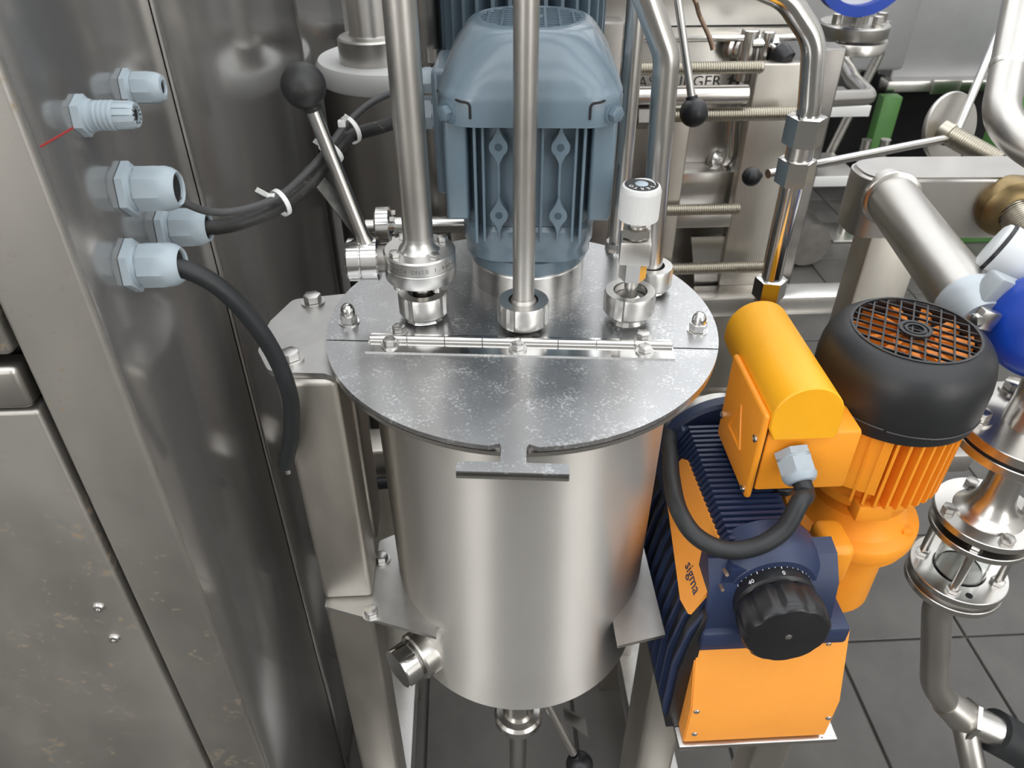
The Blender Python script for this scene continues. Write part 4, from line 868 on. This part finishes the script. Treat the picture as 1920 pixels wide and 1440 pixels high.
# flange with blue valve far behind
bf = thing('blue_valve_flange', 'pair of steel flanges under a blue ring-shaped valve body', 'valve', at_y(1600, 60, 2.0))
fb = at_y(1598, 62, 2.0)
g = G(); g.lathe(fb, (0, 0, 1), [(.082, -.004), (.084, 0), (.084, .022), (.08, .026)], 48); obj('flange', g, 'steel_dull', bf)
g = G(); g.lathe(fb + V((.004, 0, -.038)), (0, 0, 1), [(.082, 0), (.084, .002), (.084, .022), (.082, .026)], 48); obj('flange', g, 'steel', bf)
g = G(); g.lathe(fb, (0, 0, 1), [(.03, .02), (.03, .10)], 28); obj('neck', g, 'steel_dull', bf)
for a in (200, 250, 300, 350): bolt(fb + V((.06 * math.cos(math.radians(a)), .06 * math.sin(math.radians(a)), .024)), bf, .022, .022, 'steel')
bp_ = at_y(1625, -76, 1.93); g = G(); rings = []
for j in range(40):
    a = 2 * PI * j / 40; c_ = bp_ + V((.105 * math.cos(a), 0, .105 * math.sin(a))); d = V((math.cos(a), 0, math.sin(a))); rings.append([c_ + d * x + V((0, y, 0)) for x, y in ((-.012, -.02), (.012, -.02), (.012, .02), (-.012, .02))])
g.loft(rings, closed=True); obj('blue_ring', g, 'blue_gloss', bf); g = G(); g.cyl(bp_ + V((0, .0, 0)), bp_ + V((0, .02, 0)), .095, n=40); obj('plate', g, 'white_enamel', bf)

# ------------------------------------------------------------------ vessels and pipes behind, left of the blue motor
dr_ = thing('steel_drum', 'steel drum with white lid and bolted pipe stub behind the ball lever', 'drum', (-.18, 1.42, 0))
c = V((-.135, 1.42, 0))
g = G(); g.lathe(c, (0, 0, 1), [(.125, .02), (.125, 1.11)], 56); obj('shell', g, 'steel_dull', dr_)
g = G(); g.lathe(c, (0, 0, 1), [(.129, 1.108), (.131, 1.112), (.131, 1.134), (.126, 1.142)], 56); obj('lid', g, 'white_enamel', dr_)
g = G(); g.lathe(c + V((-.03, -.03, 0)), (0, 0, 1), [(.055, 1.142), (.055, 1.179), (.052, 1.182), (.036, 1.184), (.034, 1.187), (.034, 2.4)], 40); obj('pipe_stub', g, 'steel_dull', dr_)
bolt(c + V((.012, -.03, 1.1825)), dr_, .012, .008, 'steel_bright')
rr_ = thing('rear_pipe', 'darker upright steel pipe behind the flanged pipe', 'pipe', (-.052, 1.0, 0)); a = at_y(822, 430, 1.0)
g = G(); g.cyl((a.x, 1.0, .4), (a.x + .004, 1.0, 2.4), .0165, n=28); obj('tube', g, 'steel_dark', rr_)
g = G(); p = at_y(820, 110, 1.0); g.ring(p, (0, 0, 1), [(.0165, 0), (.022, 0), (.022, .016), (.0165, .016)], 24); g.box(p + V((.018, -.01, 0)), p + V((.045, .01, .004))); obj('pipe_clamp', g, 'steel_bright', rr_)
rp2 = thing('polished_pipe', 'bright polished upright pipe partly hidden by the motor fins', 'pipe', (-.02, 1.2, 0)); a = at_y(856, 60, 1.2); g = G(); g.cyl((a.x, 1.2, 1.10), (a.x, 1.2, 2.4), .0155, n=24); obj('tube', g, 'steel_bright', rp2)
tf = thing('side_flange_pipe', 'horizontal steel pipe with flange behind the butterfly valve', 'pipe', (-.15, .93, .95)); a = at_y(722, 424, .95)
g = G(); g.lathe(a + V((-.012, 0, 0)), (1, 0, 0), [(.024, 0), (.026, .002), (.026, .018), (.024, .020), (.016, .022), (.0115, .026), (.0115, .16)], 36); obj('flange', g, 'steel_bright', tf)
g = G(); g.cyl(a + V((-.025, 0, .0)), a + V((.0, 0, 0)), .0095, n=20); obj('tube', g, 'steel', tf)
for k in range(4): bolt(a + V((.006, .018 * math.cos(k * 1.57 + .7), .018 * math.sin(k * 1.57 + .7))), tf, .0075, .008, 'steel', axis=(1, 0, 0), washer=False)
g = G(); g.box((-.05, 1.55, .0), (.05, 1.60, .94), .004); bk = obj('orange_board', g, 'orange_plate', None, 'narrow orange panel glimpsed left of the blue motor', 'panel', base=True)
g = G(); g.box((-.02, 1.75, .0), (.12, 1.85, .86), .004); obj('green_cabinet', g, 'green_paint', None, 'low dark green box glimpsed behind the orange panel', 'box', base=True)
bw = thing('rear_machine', 'pale steel machine casing behind the blue motor', 'machine', (.2, 2.2, 0))
g = G(); g.box((-.30, 2.15, .55), (.85, 2.5, 1.6), .006); obj('casing', g, 'grey_panel', bw)
g = G(); g.box((-.30, 2.10, 1.02), (.85, 2.15, 1.06), .006); obj('ledge', g, 'steel', bw)
for x in (-.28, .2, .79): post(x, x + .06, 2.2, 2.26, .001, .56, bw, 'frame_steel', 'leg')

# ------------------------------------------------------------------ step stool and big hopper at the back right
stl = thing('step_platform', 'two-tier steel step platform with chequer-plate treads', 'steps', (1.35, 2.8, 0))
for (u0, u1, v, yy) in ((1440, 1632, 202, 2.62), (1490, 1612, 333, 2.55)):
    a = at_y(u0, v, yy); b = at_y(u1, v, yy); g = G(); g.box((a.x, yy, a.z - .03), (b.x, yy + .24, a.z), .003); tr_ = obj('tread', g, 'steel_dull', stl)
    g = G(); g.box((a.x, yy - .006, a.z - .034), (b.x, yy, a.z + .003), .002); obj('tread_edge', g, 'white_enamel', tr_)
for u, v in ((1585, 428),):
    p = at_z(u, v, .012)
    g = G(); g.box((p.x - .10, p.y - .12, .001), (p.x + .10, p.y + .06, .012), .002); obj('foot_plate', g, 'steel_dull', stl)
    for dx in (-.035, .045):
        g = G(); g.tube([(p.x + dx, p.y - .04, .012), (p.x + dx, p.y - .04, .42)], .02, 14); obj('leg', g, 'steel', stl)
a = at_y(1600, 345, 2.6); g = G(); g.tube([(a.x, 2.86, .38), at_y(1650, 100, 2.86), at_y(1662, 40, 2.86)], .017, 14); obj('handrail', g, 'steel', stl)
g = G(); a = at_y(1530, 330, 2.8); g.cyl((a.x, 2.72, .10), (a.x, 2.9, .10), .09, n=28); obj('roller', g, 'steel_dark', stl)
hp = thing('hopper', 'large pale grey steel hopper with folded lip at the back right', 'hopper', (2.6, 3.6, 0))
a = at_y(1668, 150, 3.45)
g = G(); g.box((a.x, 3.45, a.z), (4.6, 4.2, 2.2), .01); obj('panel', g, 'grey_panel', hp)
g = G(); g.box((a.x - .04, 3.38, a.z - .035), (4.6, 3.46, a.z + .012), .006); obj('lip', g, 'steel', hp)
p = at_y(1800, 152, 3.38); g = G(); g.box((p.x - .13, 3.36, p.z - .05), (p.x - .0, 3.38, p.z + .01), .003); obj('hinge_plate', g, 'steel', hp)
g = G(); q = at_y(1700, 45, 3.44); g.box((q.x - .02, 3.42, q.z - .12), (q.x + .01, 3.45, q.z + .06), .004); obj('hook', g, 'white_enamel', hp)
g = G(); a2 = at_y(1560, 130, 3.2); g.box((.9, 3.25, .62), (a.x - .06, 3.6, 2.0), .02); obj('side_panel', g, 'grey_panel', hp)
for x, y in ((2.0, 4.02), (3.9, 4.02)): post(x, x + .1, y, y + .1, .001, .52, hp, 'frame_steel', 'leg')
gp_ = thing('green_machine', 'green painted machine frame standing under the hopper', 'frame', (1.95, 3.3, 0))
a = at_z(1585, 372, 0); g = G(); g.box((a.x + .0, 3.30, .001), (a.x + .085, 3.36, .50), .006); obj('post', g, 'green_paint', gp_)
b = at_y(1905, 200, 2.9); g = G(); g.box((b.x - .02, 2.9, .001), (b.x + .5, 3.0, .62), .006); obj('post', g, 'green_paint', gp_)
dk = thing('shade_block', 'black block standing in for the shade below the hopper', 'machine', (2.4, 3.8, 0)); g = G(); g.box((1.0, 3.66, .001), (4.6, 3.98, .42), .01); obj('casing', g, 'void_black', dk)  # black box put where the floor under the hopper lies in shade
